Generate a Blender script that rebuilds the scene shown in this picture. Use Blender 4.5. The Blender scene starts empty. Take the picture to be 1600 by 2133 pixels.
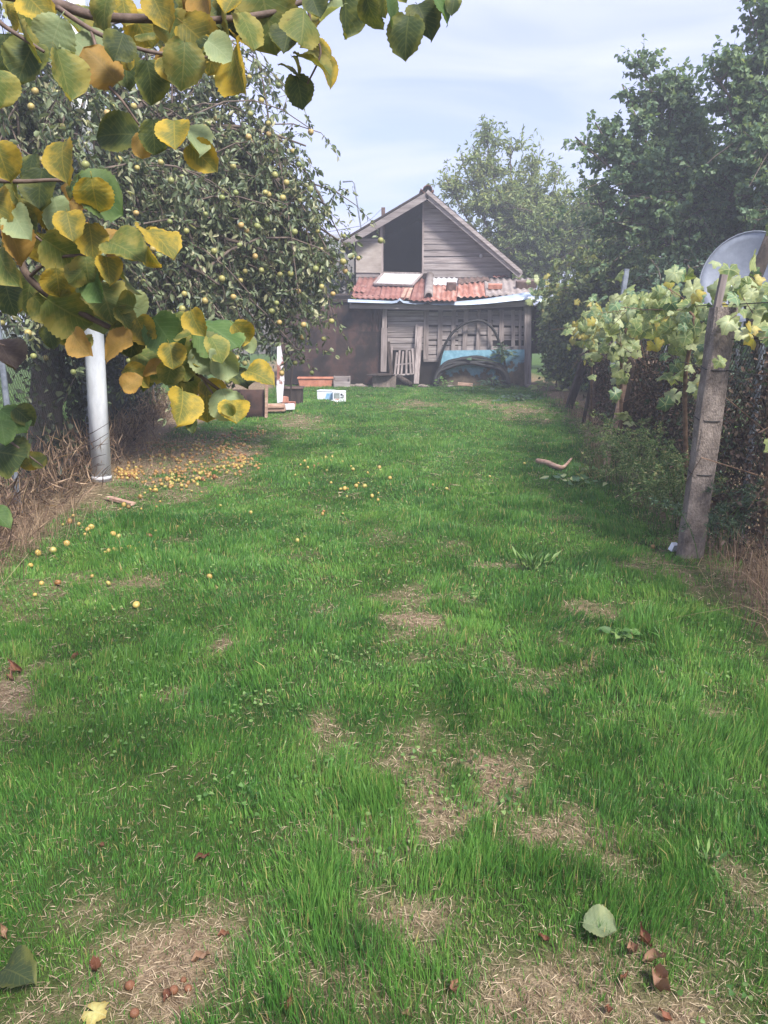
import bpy, bmesh, math, random
import numpy as np
from mathutils import Vector, Matrix, Euler

random.seed(7)
RNG = np.random.default_rng(7)
R = math.radians
scene = bpy.context.scene
C = scene.collection

# ------------------------------------------------------------------ camera
CAM_H, PITCH, FPX = 1.6, R(13.8), 1600.0
cam_d = bpy.data.cameras.new('camera')
cam = bpy.data.objects.new('camera', cam_d)
C.objects.link(cam)
cam.location = (0, 0, CAM_H)
cam.rotation_euler = (math.pi / 2 - PITCH, 0, 0)
cam_d.sensor_fit = 'VERTICAL'
cam_d.sensor_height = 24.0
cam_d.sensor_width = 18.0
cam_d.lens = 24.0 * FPX / 2133.0
cam_d.clip_start = 0.05
cam_d.clip_end = 2000
scene.camera = cam

# ------------------------------------------------------------------ sky, sun, exposure
SUN_EL, SUN_AZ = R(50), R(148)          # azimuth clockwise from +Y (the shed): the sun stands behind the viewer's right shoulder
world = bpy.data.worlds.new('World')
scene.world = world
world.use_nodes = True
wn, wl = world.node_tree.nodes, world.node_tree.links
wn.clear()
w_out = wn.new('ShaderNodeOutputWorld')
w_bg = wn.new('ShaderNodeBackground')
w_sky = wn.new('ShaderNodeTexSky')
w_sky.sky_type = 'NISHITA'
w_sky.sun_disc = False
w_sky.sun_elevation = SUN_EL
w_sky.sun_rotation = SUN_AZ
w_sky.air_density = 1.0
w_sky.dust_density = 2.0
w_sky.ozone_density = 1.5
w_sky.altitude = 100
w_bg.inputs['Strength'].default_value = 0.11
# soft high cloud sheet, mapped on a flat layer overhead so that it thins to streaks at the horizon
w_tc = wn.new('ShaderNodeTexCoord')
w_sep = wn.new('ShaderNodeSeparateXYZ')
wl.new(w_tc.outputs['Generated'], w_sep.inputs[0])
w_add = wn.new('ShaderNodeMath'); w_add.operation = 'ADD'; w_add.inputs[1].default_value = 0.22
wl.new(w_sep.outputs['Z'], w_add.inputs[0])
w_max = wn.new('ShaderNodeMath'); w_max.operation = 'MAXIMUM'; w_max.inputs[1].default_value = 0.05
wl.new(w_add.outputs[0], w_max.inputs[0])
w_dx = wn.new('ShaderNodeMath'); w_dx.operation = 'DIVIDE'
w_dy = wn.new('ShaderNodeMath'); w_dy.operation = 'DIVIDE'
wl.new(w_sep.outputs['X'], w_dx.inputs[0]); wl.new(w_max.outputs[0], w_dx.inputs[1])
wl.new(w_sep.outputs['Y'], w_dy.inputs[0]); wl.new(w_max.outputs[0], w_dy.inputs[1])
w_cmb = wn.new('ShaderNodeCombineXYZ')
wl.new(w_dx.outputs[0], w_cmb.inputs[0]); wl.new(w_dy.outputs[0], w_cmb.inputs[1])
w_map = wn.new('ShaderNodeMapping'); w_map.inputs['Scale'].default_value = (0.75, 1.35, 1); w_map.inputs['Rotation'].default_value = (0, 0, R(12)); w_map.inputs['Location'].default_value = (1.3, 0.4, 0)
wl.new(w_cmb.outputs[0], w_map.inputs['Vector'])
w_n = wn.new('ShaderNodeTexNoise'); w_n.inputs['Scale'].default_value = 1.9; w_n.inputs['Detail'].default_value = 5; w_n.inputs['Roughness'].default_value = 0.5; w_n.inputs['Distortion'].default_value = 0.6
wl.new(w_map.outputs[0], w_n.inputs['Vector'])
w_rmp = wn.new('ShaderNodeMapRange'); w_rmp.inputs['From Min'].default_value = 0.36; w_rmp.inputs['From Max'].default_value = 0.68; w_rmp.inputs['To Min'].default_value = 0.42; w_rmp.inputs['To Max'].default_value = 1.0
wl.new(w_n.outputs['Fac'], w_rmp.inputs['Value'])
w_mix = wn.new('ShaderNodeMix'); w_mix.data_type = 'RGBA'
wl.new(w_rmp.outputs[0], w_mix.inputs[0])
wl.new(w_sky.outputs[0], w_mix.inputs[6])
w_mix.inputs[7].default_value = (5.05, 5.3, 7.75, 1)
wl.new(w_mix.outputs[2], w_bg.inputs['Color'])
wl.new(w_bg.outputs[0], w_out.inputs['Surface'])

sun_d = bpy.data.lights.new('sun', 'SUN')
sun_d.energy = 4.9
sun_d.angle = R(13)
sun_d.color = (1.0, 0.955, 0.89)
sun = bpy.data.objects.new('sun', sun_d)
C.objects.link(sun)
sdir = Vector((math.sin(SUN_AZ) * math.cos(SUN_EL), math.cos(SUN_AZ) * math.cos(SUN_EL), math.sin(SUN_EL)))
sun.rotation_euler = (-sdir).to_track_quat('-Z', 'Y').to_euler()
sun.location = sdir * 30

vs = scene.view_settings
vs.view_transform = 'Standard'
vs.look = 'None'
vs.exposure = 0.85
vs.gamma = 1.0
vs.use_curve_mapping = False
scene.render.engine = 'CYCLES'
scene.cycles.use_denoising = True
scene.cycles.max_bounces = 7
scene.cycles.diffuse_bounces = 3
scene.cycles.glossy_bounces = 2
scene.cycles.transmission_bounces = 4
scene.cycles.transparent_max_bounces = 4
scene.cycles.use_adaptive_sampling = True
scene.cycles.adaptive_threshold = 0.015

# ------------------------------------------------------------------ geometry of the view (to read off real distances)
F_ = np.array([0, math.cos(PITCH), -math.sin(PITCH)])
U_ = np.array([0, math.sin(PITCH), math.cos(PITCH)])
R_ = np.array([1.0, 0, 0])
CAMP = np.array([0, 0, CAM_H])

def ray(px, py):
    return (px - 800) / FPX * R_ + (1066.5 - py) / FPX * U_ + F_

def W(px, py, Y):
    d = ray(px, py)
    return CAMP + d * (Y / d[1])

def G(px, py):
    d = ray(px, py)
    return CAMP + d * (-CAM_H / d[2])

def Z1(vx, vy, Y):
    return W(560 + vx / 2.5, 360 + vy / 2.5, Y)

def srgb(r, g, b):
    f = lambda c: (c / 255 / 12.92) if c <= 10.3 else ((c / 255 + 0.055) / 1.055) ** 2.4
    return (f(r), f(g), f(b), 1.0)

# ------------------------------------------------------------------ noise
def _hash(ix, iy, s):
    h = (ix * 374761393 + iy * 668265263 + s * 1442695041) & 0x7fffffff
    h = ((h ^ (h >> 13)) * 1274126177) & 0x7fffffff
    return ((h ^ (h >> 16)) & 0xffff) / 65535.0

def vnoise(x, y, s=0):
    x = np.asarray(x, float); y = np.asarray(y, float)
    ix = np.floor(x).astype(np.int64); iy = np.floor(y).astype(np.int64)
    fx = x - ix; fy = y - iy
    fx = fx * fx * (3 - 2 * fx); fy = fy * fy * (3 - 2 * fy)
    a = _hash(ix, iy, s); b = _hash(ix + 1, iy, s); c = _hash(ix, iy + 1, s); d = _hash(ix + 1, iy + 1, s)
    return (a * (1 - fx) + b * fx) * (1 - fy) + (c * (1 - fx) + d * fx) * fy

def fnoise(x, y, s=0, o=3):
    t, a, n = 0, 1, 0
    for k in range(o):
        t = t + a * vnoise(x * 2 ** k + 17 * k, y * 2 ** k - 9 * k, s + k); n += a; a *= 0.5
    return t / n

def gz(x, y):
    x = np.asarray(x, float); y = np.asarray(y, float)
    near = np.exp(-((np.abs(x) / 30) ** 4)) * np.exp(-(((y - 8) / 40) ** 4))
    z = (fnoise(x * 1.3, y * 1.3, 3, 3) - 0.5) * 0.075
    bank = np.clip((-2.55 - x) / 0.7, 0, 1) * np.clip((9 - y) / 3, 0, 1) * 0.10
    return (z + bank) * near

def gp(px, py):
    p = G(px, py)
    return np.array([p[0], p[1], float(gz(p[0], p[1]))])

XR_Y = [0, 3.5, 4, 5.2, 8.5, 14, 19.5, 30]; XR_X = [1.9, 2.0, 2.02, 2.2, 2.5, 3.45, 3.75, 4.0]
XL_Y = [0, 3, 5.2, 7.7, 12.0, 13.2, 20, 30]; XL_X = [-2.4, -2.5, -2.62, -2.75, -3.3, -2.9, -2.9, -2.9]
FL_Y = [0, 3, 5, 7.5, 13, 20]; FL_X = [-2.75, -2.85, -2.95, -3.2, -4.0, -4.6]
xr = lambda y: np.interp(y, XR_Y, XR_X)
xl = lambda y: np.interp(y, XL_Y, XL_X)
fl = lambda y: np.interp(y, FL_Y, FL_X)
fr = lambda y: xr(y) + 0.42

# ------------------------------------------------------------------ materials
MATS = {}
def newmat(name):
    m = bpy.data.materials.new(name); m.use_nodes = True
    nt = m.node_tree; nt.nodes.clear()
    out = nt.nodes.new('ShaderNodeOutputMaterial')
    b = nt.nodes.new('ShaderNodeBsdfPrincipled')
    nt.links.new(b.outputs[0], out.inputs['Surface'])
    MATS[name] = m
    return m, nt, b, out

def ramp(nt, stops, src):
    r = nt.nodes.new('ShaderNodeValToRGB')
    el = r.color_ramp.elements
    while len(el) > 1: el.remove(el[-1])
    el[0].position = stops[0][0]; el[0].color = stops[0][1]
    for p, c in stops[1:]:
        e = el.new(p); e.color = c
    nt.links.new(src, r.inputs['Fac'])
    return r.outputs['Color']

def coords(nt, scale=(1, 1, 1), kind='Object'):
    tc = nt.nodes.new('ShaderNodeTexCoord')
    mp = nt.nodes.new('ShaderNodeMapping'); mp.inputs['Scale'].default_value = scale
    nt.links.new(tc.outputs[kind], mp.inputs['Vector'])
    return mp.outputs[0]

def noise(nt, vec, scale, detail=4, rough=0.55, dist=0.0):
    n = nt.nodes.new('ShaderNodeTexNoise')
    n.inputs['Scale'].default_value = scale; n.inputs['Detail'].default_value = detail
    n.inputs['Roughness'].default_value = rough; n.inputs['Distortion'].default_value = dist
    if vec is not None: nt.links.new(vec, n.inputs['Vector'])
    return n.outputs['Fac']

def math_(nt, op, a, b=None, clamp=False):
    n = nt.nodes.new('ShaderNodeMath'); n.operation = op; n.use_clamp = clamp
    for i, v in enumerate((a, b)):
        if v is None: continue
        if isinstance(v, (int, float)): n.inputs[i].default_value = v
        else: nt.links.new(v, n.inputs[i])
    return n.outputs[0]

def mixc(nt, fac, a, b, mode='MIX'):
    n = nt.nodes.new('ShaderNodeMix'); n.data_type = 'RGBA'; n.blend_type = mode
    for i, v in ((0, fac), (6, a), (7, b)):
        if isinstance(v, (int, float, tuple)): n.inputs[i].default_value = v
        else: nt.links.new(v, n.inputs[i])
    return n.outputs[2]

def bump(nt, b, h, strength=0.4, dist=0.01):
    n = nt.nodes.new('ShaderNodeBump'); n.inputs['Strength'].default_value = strength; n.inputs['Distance'].default_value = dist
    nt.links.new(h, n.inputs['Height']); nt.links.new(n.outputs[0], b.inputs['Normal'])

def objrand(nt):
    return nt.nodes.new('ShaderNodeObjectInfo').outputs['Random']

def islrand(nt):
    return nt.nodes.new('ShaderNodeNewGeometry').outputs['Random Per Island']

def hsv(nt, col, val=None, hue=None, sat=None):
    n = nt.nodes.new('ShaderNodeHueSaturation')
    nt.links.new(col, n.inputs['Color'])
    for k, v in (('Value', val), ('Hue', hue), ('Saturation', sat)):
        if v is None: continue
        if isinstance(v, (int, float)): n.inputs[k].default_value = v
        else: nt.links.new(v, n.inputs[k])
    return n.outputs[0]

def rng_(nt, v, lo, hi):
    n = nt.nodes.new('ShaderNodeMapRange'); n.inputs['To Min'].default_value = lo; n.inputs['To Max'].default_value = hi
    nt.links.new(v, n.inputs['Value'])
    return n.outputs[0]

def surf(name, stops, scale=3.0, stretch=(1, 1, 1), rough=0.85, bmp=0.3, bdist=0.01, vary=0.25, metallic=0.0, spec=0.3, detail=6, fine=None, hue=0.0):
    """general worn surface: noise colour + relief + brightness that differs from object to object"""
    m, nt, b, out = newmat(name)
    v = coords(nt, stretch)
    oi = nt.nodes.new('ShaderNodeObjectInfo')
    off = nt.nodes.new('ShaderNodeVectorMath'); off.operation = 'ADD'
    sc = nt.nodes.new('ShaderNodeVectorMath'); sc.operation = 'SCALE'; sc.inputs['Scale'].default_value = 37.0
    cb = nt.nodes.new('ShaderNodeCombineXYZ')
    for i in range(3): nt.links.new(oi.outputs['Random'], cb.inputs[i])
    nt.links.new(cb.outputs[0], sc.inputs[0]); nt.links.new(v, off.inputs[0]); nt.links.new(sc.outputs[0], off.inputs[1])
    v = off.outputs[0]
    n1 = noise(nt, v, scale, detail, 0.62)
    col = ramp(nt, stops, n1)
    n2 = noise(nt, v, scale * 6, 4, 0.7)
    col = hsv(nt, col, val=rng_(nt, n2, 0.72 - (fine or 0), 1.28 + (fine or 0)))
    if vary: col = hsv(nt, col, val=rng_(nt, oi.outputs['Random'], 1 - vary, 1 + vary))
    nt.links.new(col, b.inputs['Base Color'])
    b.inputs['Roughness'].default_value = rough; b.inputs['Metallic'].default_value = metallic
    b.inputs['Specular IOR Level'].default_value = spec
    if bmp: bump(nt, b, math_(nt, 'ADD', n2, n1), bmp, bdist)
    return m

def leafmat(name, stops, trans=0.35, rough=0.5, spec=0.3, worldvar=None, tint=(1.15, 1.1, 0.55), per='island', soft=0.0, rim=None):
    m, nt, b, out = newmat(name)
    r = islrand(nt) if per == 'island' else objrand(nt)
    if worldvar:
        n = noise(nt, coords(nt), worldvar, 2)
        r = math_(nt, 'ADD', math_(nt, 'MULTIPLY', r, 0.65), math_(nt, 'MULTIPLY', math_(nt, 'SUBTRACT', n, 0.32), 0.95), True)
    col = ramp(nt, stops, r)
    if rim:
        sp = nt.nodes.new('ShaderNodeSeparateXYZ'); nt.links.new(coords(nt), sp.inputs[0])
        yy_ = math_(nt, 'SUBTRACT', sp.outputs['Y'], 0.12)
        rad_ = math_(nt, 'SQRT', math_(nt, 'ADD', math_(nt, 'MULTIPLY', sp.outputs['X'], sp.outputs['X']), math_(nt, 'MULTIPLY', yy_, yy_)))
        an_ = math_(nt, 'MULTIPLY', math_(nt, 'ARCTAN2', sp.outputs['X'], yy_), 57.2958 / 72)
        off_ = math_(nt, 'ABSOLUTE', math_(nt, 'SUBTRACT', math_(nt, 'FRACT', math_(nt, 'ADD', an_, 0.5)), 0.5))
        vn_ = math_(nt, 'LESS_THAN', math_(nt, 'MULTIPLY', off_, rad_), 0.014)
        nr_ = noise(nt, coords(nt), 5.0, 3)
        k_ = math_(nt, 'MULTIPLY', math_(nt, 'SUBTRACT', math_(nt, 'ADD', rad_, math_(nt, 'MULTIPLY', nr_, 0.5)), 0.45), 2.2, True)
        col = mixc(nt, k_, col, rim)
        col = mixc(nt, math_(nt, 'MULTIPLY', vn_, 0.5), col, S(196, 196, 140))
    if soft:
        nn = noise(nt, coords(nt), soft, 3)
        col = hsv(nt, col, val=rng_(nt, nn, 0.7, 1.3))
    nt.links.new(col, b.inputs['Base Color'])
    b.inputs['Roughness'].default_value = rough; b.inputs['Specular IOR Level'].default_value = spec
    t = nt.nodes.new('ShaderNodeBsdfTranslucent')
    nt.links.new(mixc(nt, 1.0, col, tint + (1,), 'MULTIPLY'), t.inputs['Color'])
    mx = nt.nodes.new('ShaderNodeMixShader'); mx.inputs[0].default_value = trans
    nt.links.new(b.outputs[0], mx.inputs[1]); nt.links.new(t.outputs[0], mx.inputs[2])
    nt.links.new(mx.outputs[0], out.inputs['Surface'])
    return m

def veinleaf(name, mid, edge, spot, trans=0.38, edgeamt=0.5):
    """broad hazel leaf: mid colour along the ribs turning to edge colour at the rim, side veins, brown spots"""
    m, nt, b, out = newmat(name)
    uv = nt.nodes.new('ShaderNodeUVMap'); uv.uv_map = 'UVMap'
    sp = nt.nodes.new('ShaderNodeSeparateXYZ'); nt.links.new(uv.outputs[0], sp.inputs[0])
    au = math_(nt, 'ABSOLUTE', math_(nt, 'MULTIPLY', math_(nt, 'SUBTRACT', sp.outputs['X'], 0.5), 2.0))
    r = objrand(nt)
    oi = nt.nodes.new('ShaderNodeVectorMath'); oi.operation = 'ADD'
    cb = nt.nodes.new('ShaderNodeCombineXYZ'); k = math_(nt, 'MULTIPLY', r, 50.0)
    nt.links.new(k, cb.inputs[0]); nt.links.new(k, cb.inputs[1])
    nt.links.new(uv.outputs[0], oi.inputs[0]); nt.links.new(cb.outputs[0], oi.inputs[1])
    n1 = noise(nt, oi.outputs[0], 2.2, 4, 0.6)
    n2 = noise(nt, oi.outputs[0], 9.0, 4, 0.65)
    e = math_(nt, 'ADD', math_(nt, 'MULTIPLY', au, 0.75), math_(nt, 'MULTIPLY', math_(nt, 'SUBTRACT', n1, 0.5), 2.2))
    e = math_(nt, 'ADD', e, edgeamt - 0.55)
    mr = nt.nodes.new('ShaderNodeMapRange'); mr.interpolation_type = 'SMOOTHSTEP'
    mr.inputs['From Min'].default_value = 0.05; mr.inputs['From Max'].default_value = 0.75
    nt.links.new(e, mr.inputs['Value'])
    col = mixc(nt, mr.outputs[0], mid, edge)
    fr_ = math_(nt, 'FRACT', math_(nt, 'MULTIPLY', math_(nt, 'SUBTRACT', sp.outputs['Y'], math_(nt, 'MULTIPLY', au, 0.42)), 8.0))
    vein = math_(nt, 'GREATER_THAN', math_(nt, 'ABSOLUTE', math_(nt, 'SUBTRACT', fr_, 0.5)), 0.44)
    rib = math_(nt, 'LESS_THAN', au, 0.035)
    vv = math_(nt, 'MAXIMUM', vein, rib)
    col = mixc(nt, math_(nt, 'MULTIPLY', vv, 0.35), col, (edge[0] * 1.1, edge[1] * 1.1, edge[2] * 1.3, 1))
    sm = nt.nodes.new('ShaderNodeMapRange'); sm.inputs['From Min'].default_value = 0.62; sm.inputs['From Max'].default_value = 0.74
    nt.links.new(n2, sm.inputs['Value'])
    col = mixc(nt, math_(nt, 'MULTIPLY', sm.outputs[0], 0.75), col, spot)
    col = hsv(nt, col, val=rng_(nt, r, 0.8, 1.15))
    nt.links.new(col, b.inputs['Base Color'])
    b.inputs['Roughness'].default_value = 0.62; b.inputs['Specular IOR Level'].default_value = 0.25
    bump(nt, b, math_(nt, 'ADD', math_(nt, 'MULTIPLY', n2, 0.6), math_(nt, 'MULTIPLY', vv, -0.6)), 0.35, 0.003)
    t = nt.nodes.new('ShaderNodeBsdfTranslucent')
    nt.links.new(mixc(nt, 1.0, col, (1.25, 1.1, 0.5, 1), 'MULTIPLY'), t.inputs['Color'])
    mx = nt.nodes.new('ShaderNodeMixShader'); mx.inputs[0].default_value = trans
    nt.links.new(b.outputs[0], mx.inputs[1]); nt.links.new(t.outputs[0], mx.inputs[2])
    nt.links.new(mx.outputs[0], out.inputs['Surface'])
    return m

S = srgb
M = MATS
# wood and metal of the shed
surf('wood_h', [(0.25, S(88, 80, 79)), (0.5, S(136, 127, 125)), (0.75, S(168, 160, 158))], 2.2, (0.7, 6, 9), 0.9, 0.5, 0.006, 0.2)
surf('wood_v', [(0.25, S(84, 76, 74)), (0.5, S(132, 121, 118)), (0.75, S(164, 153, 150))], 2.2, (9, 6, 0.7), 0.9, 0.5, 0.006, 0.2)
surf('wood_warm', [(0.25, S(120, 92, 78)), (0.5, S(172, 140, 122)), (0.75, S(205, 178, 158))], 3, (2, 6, 9), 0.85, 0.4, 0.005, 0.2)
surf('wood_dark', [(0.25, S(32, 27, 25)), (0.5, S(58, 49, 45)), (0.75, S(84, 74, 68))], 3, (6, 6, 1), 0.95, 0.6, 0.008, 0.2)
surf('painted_shade', [(0.3, S(24, 21, 20)), (0.7, S(40, 35, 33))], 3, (1, 1, 1), 0.95, 0.2, 0.005, 0.1)  # near-black colour stands in for the shade inside and behind the walls
surf('plywood', [(0.25, S(116, 106, 98)), (0.5, S(150, 140, 132)), (0.75, S(170, 162, 156))], 1.6, (1, 1, 2.5), 0.85, 0.2, 0.003, 0.05)
surf('rusty_wall', [(0.28, S(16, 13, 13)), (0.43, S(36, 28, 26)), (0.53, S(70, 50, 44)), (0.62, S(42, 33, 31)), (0.8, S(96, 76, 66))], 1.7, (1, 1, 0.8), 0.85, 0.25, 0.006, 0.12)
surf('rust_red', [(0.22, S(78, 56, 52)), (0.45, S(124, 82, 74)), (0.62, S(142, 104, 96)), (0.8, S(164, 144, 138))], 2.4, (1, 1, 1), 0.8, 0.3, 0.004, 0.10)
surf('rust_light', [(0.22, S(112, 72, 60)), (0.45, S(150, 100, 86)), (0.62, S(176, 142, 130)), (0.82, S(186, 178, 174))], 2.2, (3, 0.7, 1), 0.8, 0.3, 0.004, 0.10)
surf('asbestos', [(0.25, S(92, 84, 82)), (0.5, S(136, 126, 122)), (0.78, S(160, 152, 150))], 4, (1, 1, 1), 0.95, 0.4, 0.006, 0.06)
surf('zinc', [(0.25, S(120, 132, 148)), (0.5, S(168, 182, 200)), (0.8, S(206, 216, 228))], 2.5, (0.6, 2, 2), 0.45, 0.2, 0.004, 0.05, metallic=0.35)
surf('white_worn', [(0.25, S(150, 148, 150)), (0.5, S(192, 192, 196)), (0.8, S(214, 214, 218))], 3, (1, 2, 1), 0.7, 0.2, 0.003, 0.05)
surf('roof_tile', [(0.25, S(70, 48, 44)), (0.5, S(112, 76, 66)), (0.75, S(140, 102, 90))], 6, (1, 1, 1), 0.9, 0.4, 0.006, 0.3)
surf('brick_clay', [(0.25, S(120, 74, 62)), (0.5, S(170, 116, 98)), (0.8, S(196, 150, 134))], 9, (1, 1, 1), 0.95, 0.5, 0.006, 0.2)
surf('brick_dark', [(0.25, S(62, 50, 46)), (0.5, S(98, 80, 74)), (0.8, S(128, 110, 104))], 9, (1, 1, 1), 0.95, 0.5, 0.006, 0.15)
surf('terracotta', [(0.25, S(150, 92, 72)), (0.5, S(188, 124, 100)), (0.8, S(205, 146, 122))], 5, (1, 1, 1), 0.7, 0.1, 0.003, 0.05)
surf('concrete', [(0.25, S(84, 75, 70)), (0.5, S(128, 117, 110)), (0.75, S(160, 148, 140))], 13, (1, 1, 0.6), 0.95, 1.0, 0.02, 0.06, fine=.35)
surf('concrete_dark', [(0.25, S(70, 62, 58)), (0.5, S(108, 97, 90)), (0.78, S(140, 126, 116))], 9, (1, 1, 0.6), 0.95, 0.9, 0.012, 0.06)
surf('rubber', [(0.3, S(10, 10, 12)), (0.7, S(22, 23, 26))], 8, (1, 1, 1), 0.7, 0.15, 0.003, 0.05, spec=0.5)
surf('white_paint', [(0.25, S(196, 200, 206)), (0.5, S(228, 231, 236)), (0.8, S(236, 238, 242))], 3, (1, 1, 0.35), 0.45, 0.06, 0.002, 0.0, spec=0.5)
surf('dish_paint', [(0.3, S(112, 118, 130)), (0.7, S(136, 142, 154))], 3, (1, 1, 1), 0.5, 0.03, 0.002, 0.0, spec=0.4)
surf('wire', [(0.3, S(46, 44, 42)), (0.7, S(76, 72, 70))], 20, (1, 1, 1), 0.6, 0.0, 0.002, 0.0, metallic=0.4)
surf('galv', [(0.3, S(96, 102, 112)), (0.7, S(150, 156, 166))], 12, (1, 1, 1), 0.5, 0.1, 0.002, 0.0, metallic=0.5)
surf('bark', [(0.25, S(36, 31, 29)), (0.5, S(66, 58, 53)), (0.78, S(104, 94, 87))], 9, (1, 1, 0.25), 0.95, 1.0, 0.02, 0.1)
surf('bark_twig', [(0.3, S(70, 60, 54)), (0.7, S(120, 106, 96))], 14, (1, 1, 1), 0.9, 0.3, 0.004, 0.0)
surf('hazel_bark', [(0.3, S(70, 58, 52)), (0.7, S(118, 100, 90))], 30, (1, 1, 1), 0.75, 0.3, 0.003, 0.1)
surf('vine_wood', [(0.3, S(76, 58, 46)), (0.7, S(136, 110, 90))], 20, (1, 1, 1), 0.9, 0.5, 0.004, 0.1)
surf('foam', [(0.3, S(206, 210, 218)), (0.7, S(234, 236, 240))], 8, (1, 1, 1), 0.7, 0.1, 0.002, 0.0)
surf('print_blue', [(0.3, S(120, 168, 205)), (0.7, S(186, 212, 232))], 6, (1, 1, 1), 0.6, 0, 0.002, 0.0)
surf('print_grey', [(0.3, S(96, 104, 104)), (0.7, S(140, 148, 146))], 12, (1, 1, 1), 0.6, 0, 0.002, 0.0)
surf('print_dark', [(0.3, S(26, 30, 38)), (0.7, S(60, 66, 76))], 12, (1, 1, 1), 0.6, 0, 0.002, 0.0)
surf('print_red', [(0.3, S(190, 110, 100)), (0.7, S(220, 160, 150))], 12, (1, 1, 1), 0.6, 0, 0.002, 0.0)
surf('earth', [(0.25, S(58, 44, 36)), (0.5, S(98, 78, 64)), (0.78, S(140, 118, 100))], 5, (1, 1, 1), 1.0, 0.8, 0.02, 0.0)
surf('nut', [(0.3, S(84, 54, 38)), (0.7, S(126, 86, 60))], 20, (1, 1, 1), 0.6, 0.2, 0.002, 0.15)
surf('far_wall', [(0.3, S(96, 90, 84)), (0.7, S(116, 110, 104))], 1, (1, 1, 1), 0.9, 0, 0.01, 0.0)
surf('far_roof', [(0.3, S(132, 134, 142)), (0.7, S(166, 168, 176))], 2, (1, 1, 1), 0.9, 0.2, 0.01, 0.0)

# blue painted concrete panel with flaked paint and brown dirt rising from the ground
def blue_panel():
    m, nt, b, out = newmat('blue_panel')
    v = coords(nt)
    n1 = noise(nt, v, 2.1, 6, 0.62); n2 = noise(nt, v, 9, 5, 0.7)
    paint = ramp(nt, [(0.3, S(84, 130, 150)), (0.7, S(128, 170, 188))], n2)
    dirt = ramp(nt, [(0.3, S(58, 50, 42)), (0.6, S(96, 84, 70)), (0.8, S(124, 110, 94))], n2)
    sp = nt.nodes.new('ShaderNodeSeparateXYZ'); nt.links.new(v, sp.inputs[0])
    hx = math_(nt, 'MULTIPLY', math_(nt, 'SUBTRACT', sp.outputs['X'], 0.2), 0.16)
    hz = math_(nt, 'ADD', 0.16, math_(nt, 'MULTIPLY', sp.outputs['Z'], -1.15))
    f = math_(nt, 'ADD', math_(nt, 'ADD', math_(nt, 'MULTIPLY', math_(nt, 'SUBTRACT', n1, 0.5), 3.4), hx), hz)
    f = math_(nt, 'ADD', f, math_(nt, 'MULTIPLY', math_(nt, 'SUBTRACT', n2, 0.5), 0.8))
    mr = nt.nodes.new('ShaderNodeMapRange'); mr.inputs['From Min'].default_value = -0.22; mr.inputs['From Max'].default_value = -0.02
    nt.links.new(f, mr.inputs['Value'])
    nt.links.new(mixc(nt, mr.outputs[0], paint, dirt), b.inputs['Base Color'])
    b.inputs['Roughness'].default_value = 0.85
    bump(nt, b, n2, 0.4, 0.008)
blue_panel()

# white board with a brown peeled patch
def board_paint():
    m, nt, b, out = newmat('peeled_board')
    v = coords(nt)
    n1 = noise(nt, v, 7, 5, 0.7)
    sp = nt.nodes.new('ShaderNodeSeparateXYZ'); nt.links.new(v, sp.inputs[0])
    band = math_(nt, 'SUBTRACT', 0.21, math_(nt, 'ABSOLUTE', math_(nt, 'SUBTRACT', sp.outputs['Z'], math_(nt, 'ADD', 0.52, math_(nt, 'MULTIPLY', sp.outputs['X'], 0.8)))))
    f = math_(nt, 'ADD', math_(nt, 'MULTIPLY', band, 2.4), math_(nt, 'MULTIPLY', math_(nt, 'SUBTRACT', n1, 0.56), 2.6))
    mr = nt.nodes.new('ShaderNodeMapRange'); mr.inputs['From Min'].default_value = -0.02; mr.inputs['From Max'].default_value = 0.1
    nt.links.new(f, mr.inputs['Value'])
    nt.links.new(mixc(nt, mr.outputs[0], S(208, 208, 214), S(138, 92, 78)), b.inputs['Base Color'])
    b.inputs['Roughness'].default_value = 0.8
board_paint()

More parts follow.
